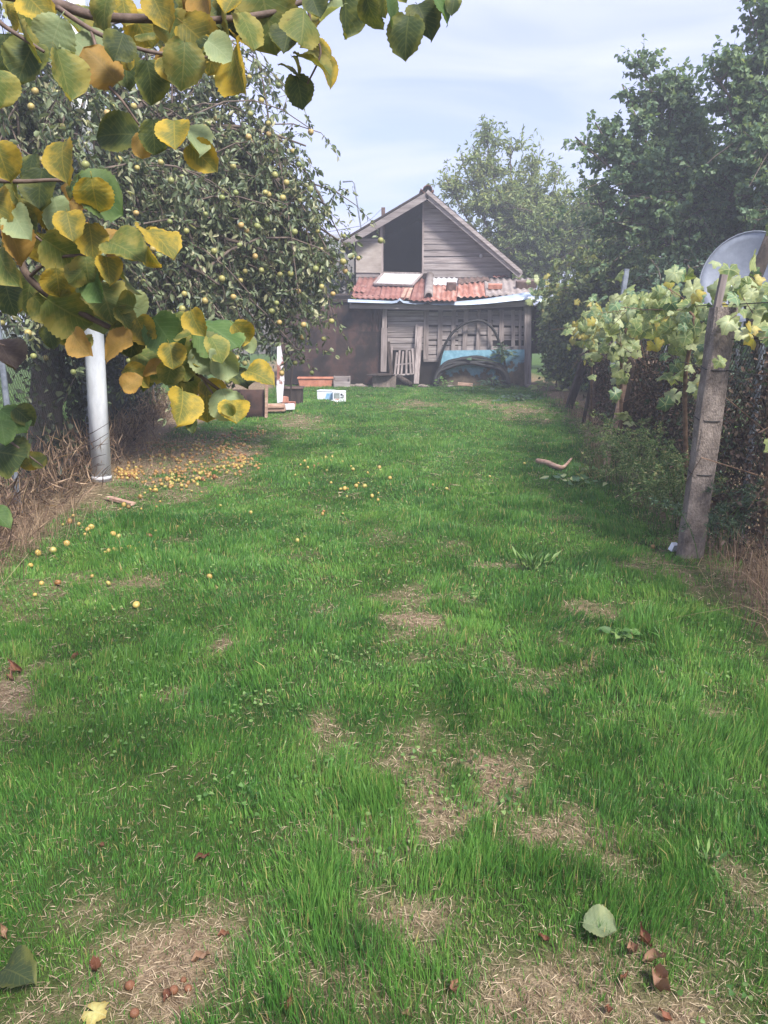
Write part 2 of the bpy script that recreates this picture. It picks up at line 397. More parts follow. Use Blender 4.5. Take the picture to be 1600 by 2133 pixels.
# ground: earth and straw, greener where the neighbouring fields begin
def ground_mat():
    m, nt, b, out = newmat('ground')
    v = coords(nt)
    n1 = noise(nt, v, 0.9, 5, 0.6); n2 = noise(nt, v, 26, 5, 0.75); n3 = noise(nt, v, 140, 3, 0.7)
    straw = ramp(nt, [(0.28, S(66, 52, 42)), (0.46, S(112, 95, 74)), (0.62, S(154, 136, 110)), (0.8, S(186, 168, 140))], math_(nt, 'ADD', math_(nt, 'MULTIPLY', n2, 0.6), math_(nt, 'MULTIPLY', n3, 0.4)))
    green = ramp(nt, [(0.3, S(40, 60, 24)), (0.55, S(74, 100, 40)), (0.8, S(120, 136, 66))], n2)
    g = nt.nodes.new('ShaderNodeMapRange'); g.inputs['From Min'].default_value = 0.4; g.inputs['From Max'].default_value = 0.6
    nt.links.new(n1, g.inputs['Value'])
    at = nt.nodes.new('ShaderNodeAttribute'); at.attribute_name = 'bare'
    thatch = ramp(nt, [(0.3, S(36, 48, 22)), (0.55, S(62, 80, 36)), (0.8, S(112, 112, 64))], math_(nt, 'ADD', math_(nt, 'MULTIPLY', n2, 0.6), math_(nt, 'MULTIPLY', n3, 0.4)))
    col = mixc(nt, math_(nt, 'MULTIPLY', at.outputs['Fac'], 1.15, True), thatch, straw)
    sp = nt.nodes.new('ShaderNodeSeparateXYZ'); nt.links.new(v, sp.inputs[0])
    far = nt.nodes.new('ShaderNodeMapRange'); far.inputs['From Min'].default_value = 4.4; far.inputs['From Max'].default_value = 5.2
    nt.links.new(math_(nt, 'ABSOLUTE', sp.outputs['X']), far.inputs['Value'])
    col = mixc(nt, math_(nt, 'MULTIPLY', far.outputs[0], 0.85), col, green)
    nt.links.new(col, b.inputs['Base Color'])
    b.inputs['Roughness'].default_value = 1.0; b.inputs['Specular IOR Level'].default_value = 0.1
    bump(nt, b, math_(nt, 'ADD', n2, n3), 0.8, 0.015)
ground_mat()

# foliage
def grass_mat(name, stops, dryamt):
    m, nt, b, out = newmat(name)
    r = islrand(nt); v = coords(nt)
    n1 = noise(nt, v, 0.75, 3); n2 = noise(nt, v, 5.0, 3)
    k = math_(nt, 'ADD', math_(nt, 'MULTIPLY', r, 0.42), math_(nt, 'ADD', math_(nt, 'MULTIPLY', math_(nt, 'SUBTRACT', n1, 0.33), 1.0), math_(nt, 'MULTIPLY', math_(nt, 'SUBTRACT', n2, 0.5), 0.8)), True)
    col = ramp(nt, stops, k)
    w = nt.nodes.new('ShaderNodeTexWhiteNoise'); w.noise_dimensions = '1D'; nt.links.new(r, w.inputs['W'])
    dry = math_(nt, 'LESS_THAN', w.outputs['Value'], dryamt)
    col = mixc(nt, dry, col, S(172, 156, 104))
    nt.links.new(col, b.inputs['Base Color'])
    b.inputs['Roughness'].default_value = 0.45; b.inputs['Specular IOR Level'].default_value = 0.35
    t = nt.nodes.new('ShaderNodeBsdfTranslucent'); nt.links.new(mixc(nt, 1.0, col, (1.08, 1.12, 0.68, 1), 'MULTIPLY'), t.inputs['Color'])
    mx = nt.nodes.new('ShaderNodeMixShader'); mx.inputs[0].default_value = 0.35
    nt.links.new(b.outputs[0], mx.inputs[1]); nt.links.new(t.outputs[0], mx.inputs[2]); nt.links.new(mx.outputs[0], out.inputs['Surface'])
grass_mat('grass', [(0.05, S(48, 86, 38)), (0.35, S(80, 128, 54)), (0.65, S(114, 154, 70)), (0.95, S(164, 178, 100))], 0.04)
leafmat('straw', [(0.0, S(108, 90, 72)), (0.5, S(154, 135, 110)), (1.0, S(198, 180, 150))], 0.2, 0.7)
leafmat('dry_weed', [(0.0, S(84, 64, 52)), (0.5, S(140, 116, 96)), (1.0, S(186, 160, 132))], 0.2, 0.8)
leafmat('dead_leaf', [(0.0, S(34, 26, 24)), (0.4, S(66, 50, 45)), (0.6, S(58, 62, 46)), (0.8, S(96, 74, 64)), (1.0, S(124, 108, 96))], 0.15, 0.8)
leafmat('ivy', [(0.0, S(20, 26, 18)), (0.6, S(44, 52, 34)), (1.0, S(74, 80, 54))], 0.2, 0.5)
leafmat('apple_leaf', [(0.0, S(60, 74, 54)), (0.45, S(98, 112, 80)), (0.8, S(136, 146, 110)), (1.0, S(172, 168, 130))], 0.32, 0.42, 0.45, tint=(1.1, 1.1, 0.6))
leafmat('mulberry_leaf', [(0.0, S(72, 98, 78)), (0.5, S(108, 134, 102)), (1.0, S(150, 164, 124))], 0.44, 0.5, 0.3, 0.5)
leafmat('ash_leaf', [(0.0, S(84, 104, 68)), (0.5, S(128, 146, 94)), (0.85, S(164, 172, 114)), (1.0, S(180, 162, 120))], 0.44, 0.5, 0.3, 0.35)
leafmat('shrub_leaf', [(0.0, S(54, 74, 46)), (0.45, S(92, 112, 66)), (0.75, S(132, 140, 84)), (0.9, S(164, 160, 90)), (1.0, S(150, 108, 80))], 0.35, 0.5, 0.3, 0.5)
leafmat('dark_leaf', [(0.0, S(40, 58, 46)), (0.6, S(74, 98, 74)), (1.0, S(112, 128, 98))], 0.25, 0.45, 0.35, 0.6)
leafmat('weed_leaf', [(0.0, S(52, 84, 40)), (0.5, S(88, 124, 62)), (1.0, S(128, 152, 90))], 0.35, 0.5)
leafmat('feather', [(0.0, S(58, 84, 48)), (0.5, S(94, 118, 72)), (0.85, S(138, 150, 102)), (1.0, S(166, 150, 112))], 0.3, 0.6)
leafmat('vine_green', [(0.0, S(88, 112, 70)), (0.5, S(122, 142, 92)), (1.0, S(154, 164, 112))], 0.42, 0.5, 0.3, None, per='object', soft=9, rim=S(144, 150, 92))
leafmat('vine_pale', [(0.0, S(132, 148, 114)), (0.5, S(160, 172, 132)), (1.0, S(176, 182, 140))], 0.35, 0.5, 0.3, None, per='object', soft=9, rim=S(150, 160, 112))
leafmat('vine_yellow', [(0.0, S(168, 166, 84)), (0.5, S(194, 184, 92)), (1.0, S(206, 196, 130))], 0.45, 0.5, 0.3, None, per='object', soft=9, rim=S(160, 134, 70))
leafmat('vine_dark', [(0.0, S(64, 96, 66)), (1.0, S(104, 132, 92))], 0.3, 0.45, 0.4, None, per='object', soft=9, rim=S(96, 118, 78))
leafmat('fallen_leaf', [(0.0, S(150, 164, 112)), (1.0, S(172, 180, 128))], 0.2, 0.6, per='object', soft=30)
leafmat('rust_leaf', [(0.0, S(92, 60, 46)), (0.5, S(126, 82, 62)), (1.0, S(142, 114, 92))], 0.2, 0.7, per='object', soft=40)
veinleaf('hazel_g', S(74, 100, 54), S(104, 126, 74), S(110, 100, 52), 0.34, 0.3)
veinleaf('hazel_G', S(128, 142, 104), S(150, 158, 112), S(140, 130, 84), 0.34, 0.35)
veinleaf('hazel_y', S(112, 114, 58), S(182, 156, 62), S(140, 94, 48), 0.42, 0.5)
veinleaf('hazel_o', S(96, 110, 60), S(150, 142, 76), S(112, 84, 50), 0.42, 0.45)
veinleaf('hazel_d', S(60, 74, 46), S(110, 114, 60), S(80, 62, 42), 0.38, 0.36)
veinleaf('hazel_b', S(140, 116, 62), S(164, 130, 68), S(104, 68, 42), 0.36, 0.6)
veinleaf('hazel_k', S(72, 62, 58), S(96, 84, 72), S(60, 46, 42), 0.2, 0.5)

def fruit(name, c0, c1, c2):
    m, nt, b, out = newmat(name)
    v = coords(nt, (1, 1, 1)); r = objrand(nt)
    n = noise(nt, v, 34, 3)
    k = math_(nt, 'ADD', math_(nt, 'MULTIPLY', r, 0.7), math_(nt, 'MULTIPLY', math_(nt, 'SUBTRACT', n, 0.5), 0.9), True)
    nt.links.new(ramp(nt, [(0.1, c0), (0.5, c1), (0.95, c2)], k), b.inputs['Base Color'])
    b.inputs['Roughness'].default_value = 0.42; b.inputs['Specular IOR Level'].default_value = 0.4
fruit('apple_hang', S(122, 130, 76), S(160, 148, 88), S(176, 132, 90))
fruit('apple_fall', S(154, 144, 78), S(172, 146, 76), S(128, 92, 56))
fruit('apple_rot', S(146, 112, 62), S(124, 80, 48), S(70, 48, 38))

# ------------------------------------------------------------------ object helpers
def tag(o, label=None, cat=None, group=None, kind=None):
    if label: o['label'] = label
    if cat: o['category'] = cat
    if group: o['group'] = group
    if kind: o['kind'] = kind
    return o

ORG = {}
def thing(name, loc, label, cat, group=None):
    o = bpy.data.objects.new(name, None)
    C.objects.link(o)
    o.location = tuple(float(v) for v in loc)
    o.empty_display_size = 0.1
    ORG[o.name] = np.array(loc, float)
    return tag(o, label, cat, group)

def org(o):
    p = np.zeros(3)
    while o is not None:
        p = p + np.array(o.location); o = o.parent
    return p

def mesh_np(name, co, faces_flat, loop_start, smooth=False, uv=None):
    me = bpy.data.meshes.new(name)
    me.vertices.add(len(co)); me.vertices.foreach_set('co', np.ascontiguousarray(co, dtype=np.float32).ravel())
    me.loops.add(len(faces_flat)); me.loops.foreach_set('vertex_index', np.ascontiguousarray(faces_flat, dtype=np.int32))
    me.polygons.add(len(loop_start)); me.polygons.foreach_set('loop_start', np.ascontiguousarray(loop_start, dtype=np.int32))
    if smooth: me.polygons.foreach_set('use_smooth', np.ones(len(loop_start), dtype=bool))
    me.update(calc_edges=True)
    return me

def link(name, me, mat=None, parent=None, loc=(0, 0, 0)):
    o = bpy.data.objects.new(name, me)
    if mat is not None and len(me.materials) == 0: me.materials.append(MATS[mat] if isinstance(mat, str) else mat)
    C.objects.link(o)
    o.location = tuple(float(v) for v in loc)
    if parent is not None: o.parent = parent
    return o

class MB:
    """collects shapes in world coordinates; build() links them as one mesh"""
    def __init__(s): s.v = []; s.f = []
    def add(s, verts, faces):
        n = len(s.v); s.v.extend([tuple(map(float, p)) for p in verts]); s.f.extend([tuple(i + n for i in f) for f in faces]); return s
    def box(s, c, size, rot=None, jit=0.0):
        hx, hy, hz = [d / 2 for d in size]
        m = Euler(rot).to_matrix() if rot else None
        vs = []
        for z in (-hz, hz):
            for x, y in ((-hx, -hy), (hx, -hy), (hx, hy), (-hx, hy)):
                p = Vector((x + random.uniform(-jit, jit), y + random.uniform(-jit, jit) * 0.3, z + random.uniform(-jit, jit)))
                if m: p = m @ p
                vs.append((p.x + c[0], p.y + c[1], p.z + c[2]))
        return s.add(vs, [(0, 3, 2, 1), (4, 5, 6, 7), (0, 1, 5, 4), (1, 2, 6, 5), (2, 3, 7, 6), (3, 0, 4, 7)])
    def bar(s, a, b, w, d, up=(0, -1, 0)):
        """rectangular bar from a to b; w across, d along 'up'"""
        a = Vector(a); b = Vector(b); t = (b - a).normalized(); u = Vector(up); u = (u - t * u.dot(t)).normalized(); x = t.cross(u)
        vs = []
        for p in (a, b):
            for sx, sy in ((-1, -1), (1, -1), (1, 1), (-1, 1)):
                vs.append(p + x * (sx * w / 2) + u * (sy * d / 2))
        return s.add(vs, [(0, 3, 2, 1), (4, 5, 6, 7), (0, 1, 5, 4), (1, 2, 6, 5), (2, 3, 7, 6), (3, 0, 4, 7)])
    def prism(s, poly, y0, y1):
        """polygon in x,z extruded along y"""
        n = len(poly)
        vs = [(p[0], y0, p[1]) for p in poly] + [(p[0], y1, p[1]) for p in poly]
        fs = [tuple(range(n)), tuple(range(2 * n - 1, n - 1, -1))] + [(i, i + n, (i + 1) % n + n, (i + 1) % n) for i in range(n)]
        return s.add(vs, fs)
    def tube(s, pts, rad, n=7, cap=True):
        pts = [Vector(tuple(map(float, p))) for p in pts]; k = len(pts)
        if isinstance(rad, (int, float)): rad = [rad] * k
        up = Vector((0.13, 0.37, 0.92)); vs = []
        for i, p in enumerate(pts):
            t = (pts[min(i + 1, k - 1)] - pts[max(i - 1, 0)])
            t = t.normalized() if t.length > 1e-9 else Vector((0, 0, 1))
            x = t.cross(up)
            if x.length < 1e-4: x = t.cross(Vector((1, 0, 0)))
            x.normalize(); y = x.cross(t); up = y
            for j in range(n):
                a = 2 * math.pi * j / n
                vs.append(p + (x * math.cos(a) + y * math.sin(a)) * rad[i])
        fs = [(i * n + j, i * n + (j + 1) % n, (i + 1) * n + (j + 1) % n, (i + 1) * n + j) for i in range(k - 1) for j in range(n)]
        if cap: fs += [tuple(range(n - 1, -1, -1)), tuple(range((k - 1) * n, k * n))]
        return s.add(vs, fs)
    def lathe(s, c, prof, n=16, axis='z'):
        vs = []
        for r, h in prof:
            for j in range(n):
                a = 2 * math.pi * j / n
                vs.append((c[0] + r * math.cos(a), c[1] + r * math.sin(a), c[2] + h))
        k = len(prof)
        fs = [(i * n + j, i * n + (j + 1) % n, (i + 1) * n + (j + 1) % n, (i + 1) * n + j) for i in range(k - 1) for j in range(n)]
        fs += [tuple(range(n - 1, -1, -1)), tuple(range((k - 1) * n, k * n))]
        return s.add(vs, fs)
    def mesh(s, name, o=(0, 0, 0), smooth=False):
        me = bpy.data.meshes.new(name)
        me.from_pydata([(p[0] - o[0], p[1] - o[1], p[2] - o[2]) for p in s.v], [], s.f)
        if smooth: me.polygons.foreach_set('use_smooth', [True] * len(me.polygons))
        me.update()
        return me
    def build(s, name, mat, parent=None, smooth=False, origin=None):
        """origin: world point used as the object's own origin (top-level things)"""
        base = org(parent) if parent is not None else np.zeros(3)
        o0 = base if origin is None else np.array(origin, float)
        return link(name, s.mesh(name, o0, smooth), mat, parent, o0 - base)

# leaf-like templates: x across, y along, z normal
def tmpl_kite(w=0.5, fold=0.12):
    v = np.array([[0, 0, 0], [-w * 0.8, 0.28, fold], [w * 0.8, 0.28, fold], [-w * 0.7, 0.68, fold * 0.7], [w * 0.7, 0.68, fold * 0.7], [0, 1, -fold]])
    f = [(0, 5, 3, 1), (0, 2, 4, 5)]
    return v, f
def tmpl_diamond(w=0.3):
    return np.array([[0, 0, 0], [w, 0.45, 0.06], [0, 1, 0], [-w, 0.45, 0.06]]), [(0, 1, 2), (0, 2, 3)]
def tmpl_heart(w=0.55):
    v = np.array([[0, 0.05, 0], [-w * 0.9, 0.12, 0.1], [-w * 0.72, 0.62, 0.06], [0, 1.05, -0.14], [w * 0.72, 0.62, 0.06], [w * 0.9, 0.12, 0.1]])
    return v, [(0, 3, 2, 1), (0, 5, 4, 3)]

def unit(a):
    return a / np.maximum(np.linalg.norm(a, axis=-1, keepdims=True), 1e-9)

def scatter(tv, tf, P, D, N, L, Wd=None):
    """template copies: P points, D leaf axis, N rough normal, L length, Wd width factor -> co, flat, starts"""
    n, k = len(P), len(tv)
    D = unit(D); X = unit(np.cross(D, N)); Nn = np.cross(X, D)
    L = np.asarray(L).reshape(-1, 1, 1) * np.ones((n, 1, 1))
    wf = np.ones((n, 1, 1)) if Wd is None else np.asarray(Wd).reshape(-1, 1, 1)
    co = P[:, None, :] + L * (tv[None, :, 0:1] * wf * X[:, None, :] + tv[None, :, 1:2] * D[:, None, :] + tv[None, :, 2:3] * Nn[:, None, :])
    co = co.reshape(-1, 3)
    fl_ = np.concatenate([np.array(f) for f in tf]); sz = np.array([len(f) for f in tf])
    st = np.concatenate([[0], np.cumsum(sz)[:-1]])
    flat = (fl_[None, :] + (np.arange(n) * k)[:, None]).ravel()
    starts = (st[None, :] + (np.arange(n) * len(fl_))[:, None]).ravel()
    return co, flat, starts

def scatter_obj(name, mat, parent, tmpl, P, D, N, L, Wd=None, smooth=False, origin=None):
    co, flat, st = scatter(tmpl[0], tmpl[1], P, D, N, L, Wd)
    base = org(parent) if parent is not None else np.zeros(3)
    o0 = base if origin is None else np.array(origin, float)
    return link(name, mesh_np(name, co - o0, flat, st, smooth), mat, parent, o0 - base)

def randdir(n):
    return unit(RNG.normal(size=(n, 3)))

# ================================================================== SETTING
# ------------------------------------------------------------------ ground sheet
def axis_lines(lo, hi, step, far):
    a = list(np.arange(lo, hi + 1e-6, step)); d = step; x = hi; y = lo
    while x < far:
        d *= 1.5; x += d; y -= d; a.append(x); a.insert(0, y)
    return np.array(a)
gx = axis_lines(-6, 6, 0.11, 400); gy = axis_lines(0.4, 22, 0.11, 500)
XX, YY = np.meshgrid(gx, gy); nx_, ny_ = len(gx), len(gy)
co = np.stack([XX, YY, gz(XX, YY)], -1).reshape(-1, 3)
ii = (np.arange(ny_ - 1)[:, None] * nx_ + np.arange(nx_ - 1)[None, :]).ravel()
quads = np.stack([ii, ii + 1, ii + nx_ + 1, ii + nx_], 1)
ground = link('ground', mesh_np('ground', co, quads.ravel(), np.arange(len(quads)) * 4, True), 'ground')
tag(ground, 'straw-littered brown earth under the whole garden', 'ground', kind='structure')

# ------------------------------------------------------------------ lawn
BARE = [(1040, 1600, 75, 60, 1.0), (880, 1650, 70, 70, .8), (920, 1700, 60, 60, .7), (1085, 1690, 50, 40, .75), (885, 1300, 75, 28, .95), (870, 1920, 90, 75, .95),
        (330, 1985, 130, 65, .9), (350, 2065, 110, 50, .95), (1180, 2010, 140, 60, .8), (1330, 2090, 130, 55, .95), (1090, 2090, 130, 55, .75), (10, 1460, 45, 70, .95), (30, 1420, 60, 40, .7),
        (270, 1225, 90, 26, .6), (470, 1330, 30, 20, .8), (690, 1540, 35, 40, .8), (600, 1990, 60, 50, .6), (1000, 1540, 60, 30, .6), (1220, 1275, 45, 22, .7), (1090, 855, 70, 16, .8), (870, 845, 60, 9, .7),
        (1010, 840, 40, 8, .7), (620, 880, 60, 16, .8), (555, 905, 40, 10, .5), (860, 1560, 40, 40, .6), (1240, 1730, 40, 40, .6), (1290, 1800, 60, 40, .6), (1560, 1850, 60, 60, .6), (1490, 1500, 30, 20, .6),
        (400, 950, 130, 44, .93), (330, 970, 85, 45, .95), (475, 955, 75, 36, .9), (270, 1040, 90, 25, .6), (380, 1025, 60, 20, .7), (610, 910, 25, 8, .6), (940, 1150, 60, 20, .3), (790, 1120, 40, 15, .3),
        (180, 1900, 60, 40, .5), (90, 1240, 110, 40, .5), (740, 2050, 110, 60, .55), (950, 1990, 60, 50, .6), (420, 1930, 50, 40, .5), (1480, 1960, 70, 50, .4), (120, 2080, 60, 40, .4)]
BG = []
for px, py, rx, ry, s in BARE:
    c = G(px, py); e = G(px + rx, py); a = G(px, py - ry); b_ = G(px, py + ry)
    BG.append((c[0], c[1], abs(e[0] - c[0]) + .01, abs(a[1] - b_[1]) / 2 + .01, s))

def bare(x, y):
    f = np.zeros_like(x)
    wob = (fnoise(x * 7, y * 7, 41, 4) - 0.5) * 2.2 + (vnoise(x * 26, y * 26, 47) - 0.5) * 0.9
    for cx, cy, rx_, ry_, s in BG:
        d = np.sqrt(((x - cx) / rx_) ** 2 + ((y - cy) / ry_) ** 2) + wob
        f = np.maximum(f, s * np.clip((1.55 - d) / 1.15, 0, 1))
    f = np.maximum(f, np.clip((fnoise(x * 3.2, y * 3.2, 91, 4) - 0.63) * 6, 0, 0.6) * np.clip((9 - y) / 4, 0, 1))
    return f

def lawn_pts(y0, y1, dens, xpad=0.5, lim=True):
    ym = (y0 + y1) / 2
    hw = y1 * 0.52 + xpad
    xa, xb = max(-hw, -4.2), min(hw, 4.3)
    n = int((xb - xa) * (y1 - y0) * dens)
    return RNG.uniform(xa, xb, n), RNG.uniform(y0, y1, n)

def grass_blades():
    PX, PY, WD, HT, LN = [], [], [], [], []
    for y0, y1, dens, wd in ((0.9, 2.0, 30000, .0021), (2.0, 3.0, 25000, .0024), (3.0, 4.5, 15000, .0035), (4.5, 7.0, 9500, .0045), (7, 11, 5200, .0062), (11, 15, 3000, .0085), (15, 20.6, 1900, .011)):
        x, y = lawn_pts(y0, y1, dens)
        inside = (x > xl(y) + (vnoise(y * 3, y * 0, 5) - .5) * .25) & (x < xr(y) + 0.15 + (vnoise(y * 3, y * 0, 6) - .5) * .3)
        x, y = x[inside], y[inside]
        clump = fnoise(x * 5.5, y * 5.5, 11, 3); patch = fnoise(x * 1.4, y * 1.4, 23, 2)
        b = bare(x, y)
        thin = np.clip((2.05 - y) / 0.6, 0, 1) * 0.42
        edge = np.clip((xr(y) - x) / 0.35, 0.25, 1) * np.clip((x - xl(y)) / 0.3, 0.3, 1)
        p = (0.55 + 1.4 * np.clip(clump - 0.22, 0, 1)) * (1 - 0.88 * b) * (1 - thin) * edge
        keep = RNG.random(len(x)) < p
        x, y, clump, patch, b = x[keep], y[keep], clump[keep], patch[keep], b[keep]
        tall = np.clip((clump - 0.33) * 2.6, 0, 1) * np.clip((patch - 0.2) * 1.8, 0.2, 1)
        h = (0.029 + 0.068 * tall) * RNG.uniform(0.55, 1.3, len(x)) * (1 - 0.45 * b)
        h *= np.interp(y, [0.9, 2, 4, 9, 20], [0.85, 1.0, 1.0, 0.8, 0.75])
        PX.append(x); PY.append(y); HT.append(h)
        WD.append(wd * RNG.uniform(0.7, 1.35, len(x)))
    x = np.concatenate(PX); y = np.concatenate(PY); h = np.concatenate(HT); w = np.concatenate(WD)
    w = w * np.where(RNG.random(len(x)) < .07, 2.0, 1.0); h = h * np.where(RNG.random(len(x)) < .035, 1.5, 1.0)   # some broad blades, some that stand out
    return x, y, h, w

def blades_mesh(name, x, y, z, h, w, lean=0.55, leanbias=None, bend=0.6):
    n = len(x)
    P = np.stack([x, y, z], 1)
    az = RNG.uniform(0, 2 * np.pi, n)
    ld = np.stack([np.cos(az), np.sin(az)], 1) * (np.abs(RNG.normal(size=n)) * lean)[:, None]
    if leanbias is not None: ld = ld + leanbias
    fa = RNG.uniform(0, np.pi, n)
    side = np.stack([np.cos(fa), np.sin(fa) * 0.8, np.zeros(n)], 1) * (w / 2)[:, None]
    l3 = np.concatenate([ld, np.zeros((n, 1))], 1)
    up = np.array([0, 0, 1.0])
    m = P + h[:, None] * (0.52 * up + l3 * 0.30)
    t = P + h[:, None] * (1.0 * up * np.clip(1 - bend * 0.35 * np.linalg.norm(ld, axis=1), 0.35, 1)[:, None] + l3 * (0.55 + bend * 0.45))
    co = np.stack([P - side, P + side, m - side * 0.85, m + side * 0.85, t], 1).reshape(-1, 3)
    base = (np.arange(n) * 5)[:, None]
    flat = (base + np.array([[0, 1, 3, 2, 2, 3, 4]])).ravel()
    st = (np.arange(n) * 7)[:, None] + np.array([[0, 4]])
    return mesh_np(name, co, flat, st.ravel())

gx_, gy_, gh_, gw_ = grass_blades()
clump_dir = np.stack([fnoise(gx_ * 3, gy_ * 3, 71, 2) - .5, fnoise(gx_ * 3, gy_ * 3, 77, 2) - .5], 1) * 0.9
lawn = link('grass', blades_mesh('grass', gx_, gy_, gz(gx_, gy_) - 0.004, gh_, gw_, 0.36, clump_dir), 'grass')
tag(lawn, 'tufted green lawn grass covering the garden between the fences', 'grass', kind='stuff')
print('blades', len(gx_))

# rough lit grass of the plot beyond the left fence
n = 16000
fx = RNG.uniform(-11, -3.5, n); fy = RNG.uniform(5.5, 18, n); k = fx < fl(fy) - 0.1; fx, fy = fx[k], fy[k]
far_grass = link('field_grass', blades_mesh('field_grass', fx, fy, gz(fx, fy), RNG.uniform(.08, .22, len(fx)), RNG.uniform(.008, .014, len(fx)), 0.5), 'weed_leaf')
tag(far_grass, 'rough light green grass of the plot behind the wire fence', 'grass', kind='stuff')

# clover and other small broad leaves mixed into the lawn
n = 60000
cxx = RNG.uniform(-4, 4, n); cyy = 0.9 + 13 * RNG.random(n) ** 1.6
k = (fnoise(cxx * 1.7, cyy * 1.7, 131, 3) > .6) & (cxx > xl(cyy) + .1) & (cxx < xr(cyy)) & (np.abs(cxx) < cyy * .52 + .5) & (RNG.random(n) < .55)
cxx, cyy = cxx[k], cyy[k]; n = len(cxx)
az_ = RNG.uniform(0, 6.283, n)
clover = scatter_obj('clover_leaves', 'weed_leaf', None, tmpl_heart(.5), np.stack([cxx, cyy, gz(cxx, cyy) + RNG.uniform(.02, .05, n)], 1), np.stack([np.cos(az_), np.sin(az_), RNG.normal(0, .25, n)], 1), np.tile([0, -.15, 1.0], (n, 1)) + RNG.normal(0, .3, (n, 3)), RNG.uniform(.009, .02, n))
tag(clover, 'small clover leaves mixed into the lawn', 'clover', kind='stuff')

# dead straw lying flat between the tufts
def straw():
    X, Y, Ln, Wd = [], [], [], []
    for y0, y1, dens, l, wd in ((0.9, 2.2, 6500, .026, .0014), (2.2, 3.6, 4200, .028, .0018), (3.6, 6.5, 1500, .036, .0026), (6.5, 12, 300, .07, .005), (12, 20.5, 110, .08, .008)):
        x, y = lawn_pts(y0, y1, dens)
        b = bare(x, y); thin = np.clip((2.3 - y) / 0.9, 0, 1) * 0.35
        edge = np.maximum(np.clip(1 - (xr(y) + .1 - x) / 0.3, 0, 1), np.clip(1 - (x - xl(y)) / 0.35, 0, 1))
        k = (RNG.random(len(x)) < 0.22 + 0.9 * b + thin + 0.6 * edge) & (x > fl(y) - .1) & (x < fr(y) + .2)
        X.append(x[k]); Y.append(y[k]); m = k.sum()
        Ln.append(l * RNG.uniform(0.4, 1.5, m) * np.where(RNG.random(m) < .06, 2.2, 1.0)); Wd.append(wd * RNG.uniform(.7, 1.4, m))
    x = np.concatenate(X); y = np.concatenate(Y); l = np.concatenate(Ln); w = np.concatenate(Wd); n = len(x)
    a = RNG.uniform(0, 2 * np.pi, n); z = gz(x, y) + RNG.uniform(.003, .014, n)
    D = np.stack([np.cos(a), np.sin(a), RNG.normal(0, .12, n)], 1)
    tv = np.array([[-.5, 0, 0], [.5, 0, 0], [.5, .5, .06], [-.5, .5, .06], [0, 1, 0]]); tf = [(0, 1, 2, 3), (3, 2, 4)]
    P = np.stack([x, y, z], 1) - D * (l / 2)[:, None]
    o = scatter_obj('straw_litter', 'straw', None, (tv, tf), P, D, np.tile([0, 0, 1.0], (n, 1)) + RNG.normal(0, .3, (n, 3)), l, w / l)
    tag(o, 'pale dry straw lying flat in the bare patches of the lawn', 'straw', kind='stuff')
    return n
print('straw', straw())

battr = ground.data.attributes.new('bare', 'FLOAT', 'POINT')
gxy = co[:, :2]
bv = np.maximum(bare(gxy[:, 0], gxy[:, 1]), np.clip((0.15 - (gxy[:, 0] - xl(gxy[:, 1]))) / 0.3, 0, 1) * (np.abs(gxy[:, 0]) < 5))
bv = np.maximum(bv, np.clip((0.1 - (xr(gxy[:, 1]) - gxy[:, 0])) / 0.3, 0, 1) * (np.abs(gxy[:, 0]) < 5))
battr.data.foreach_set('value', bv.astype(np.float32))

# ------------------------------------------------------------------ trees
def bez(a, b, c, n):
    t = np.linspace(0, 1, n)[:, None]
    return (1 - t) ** 2 * a + 2 * t * (1 - t) * b + t ** 2 * c

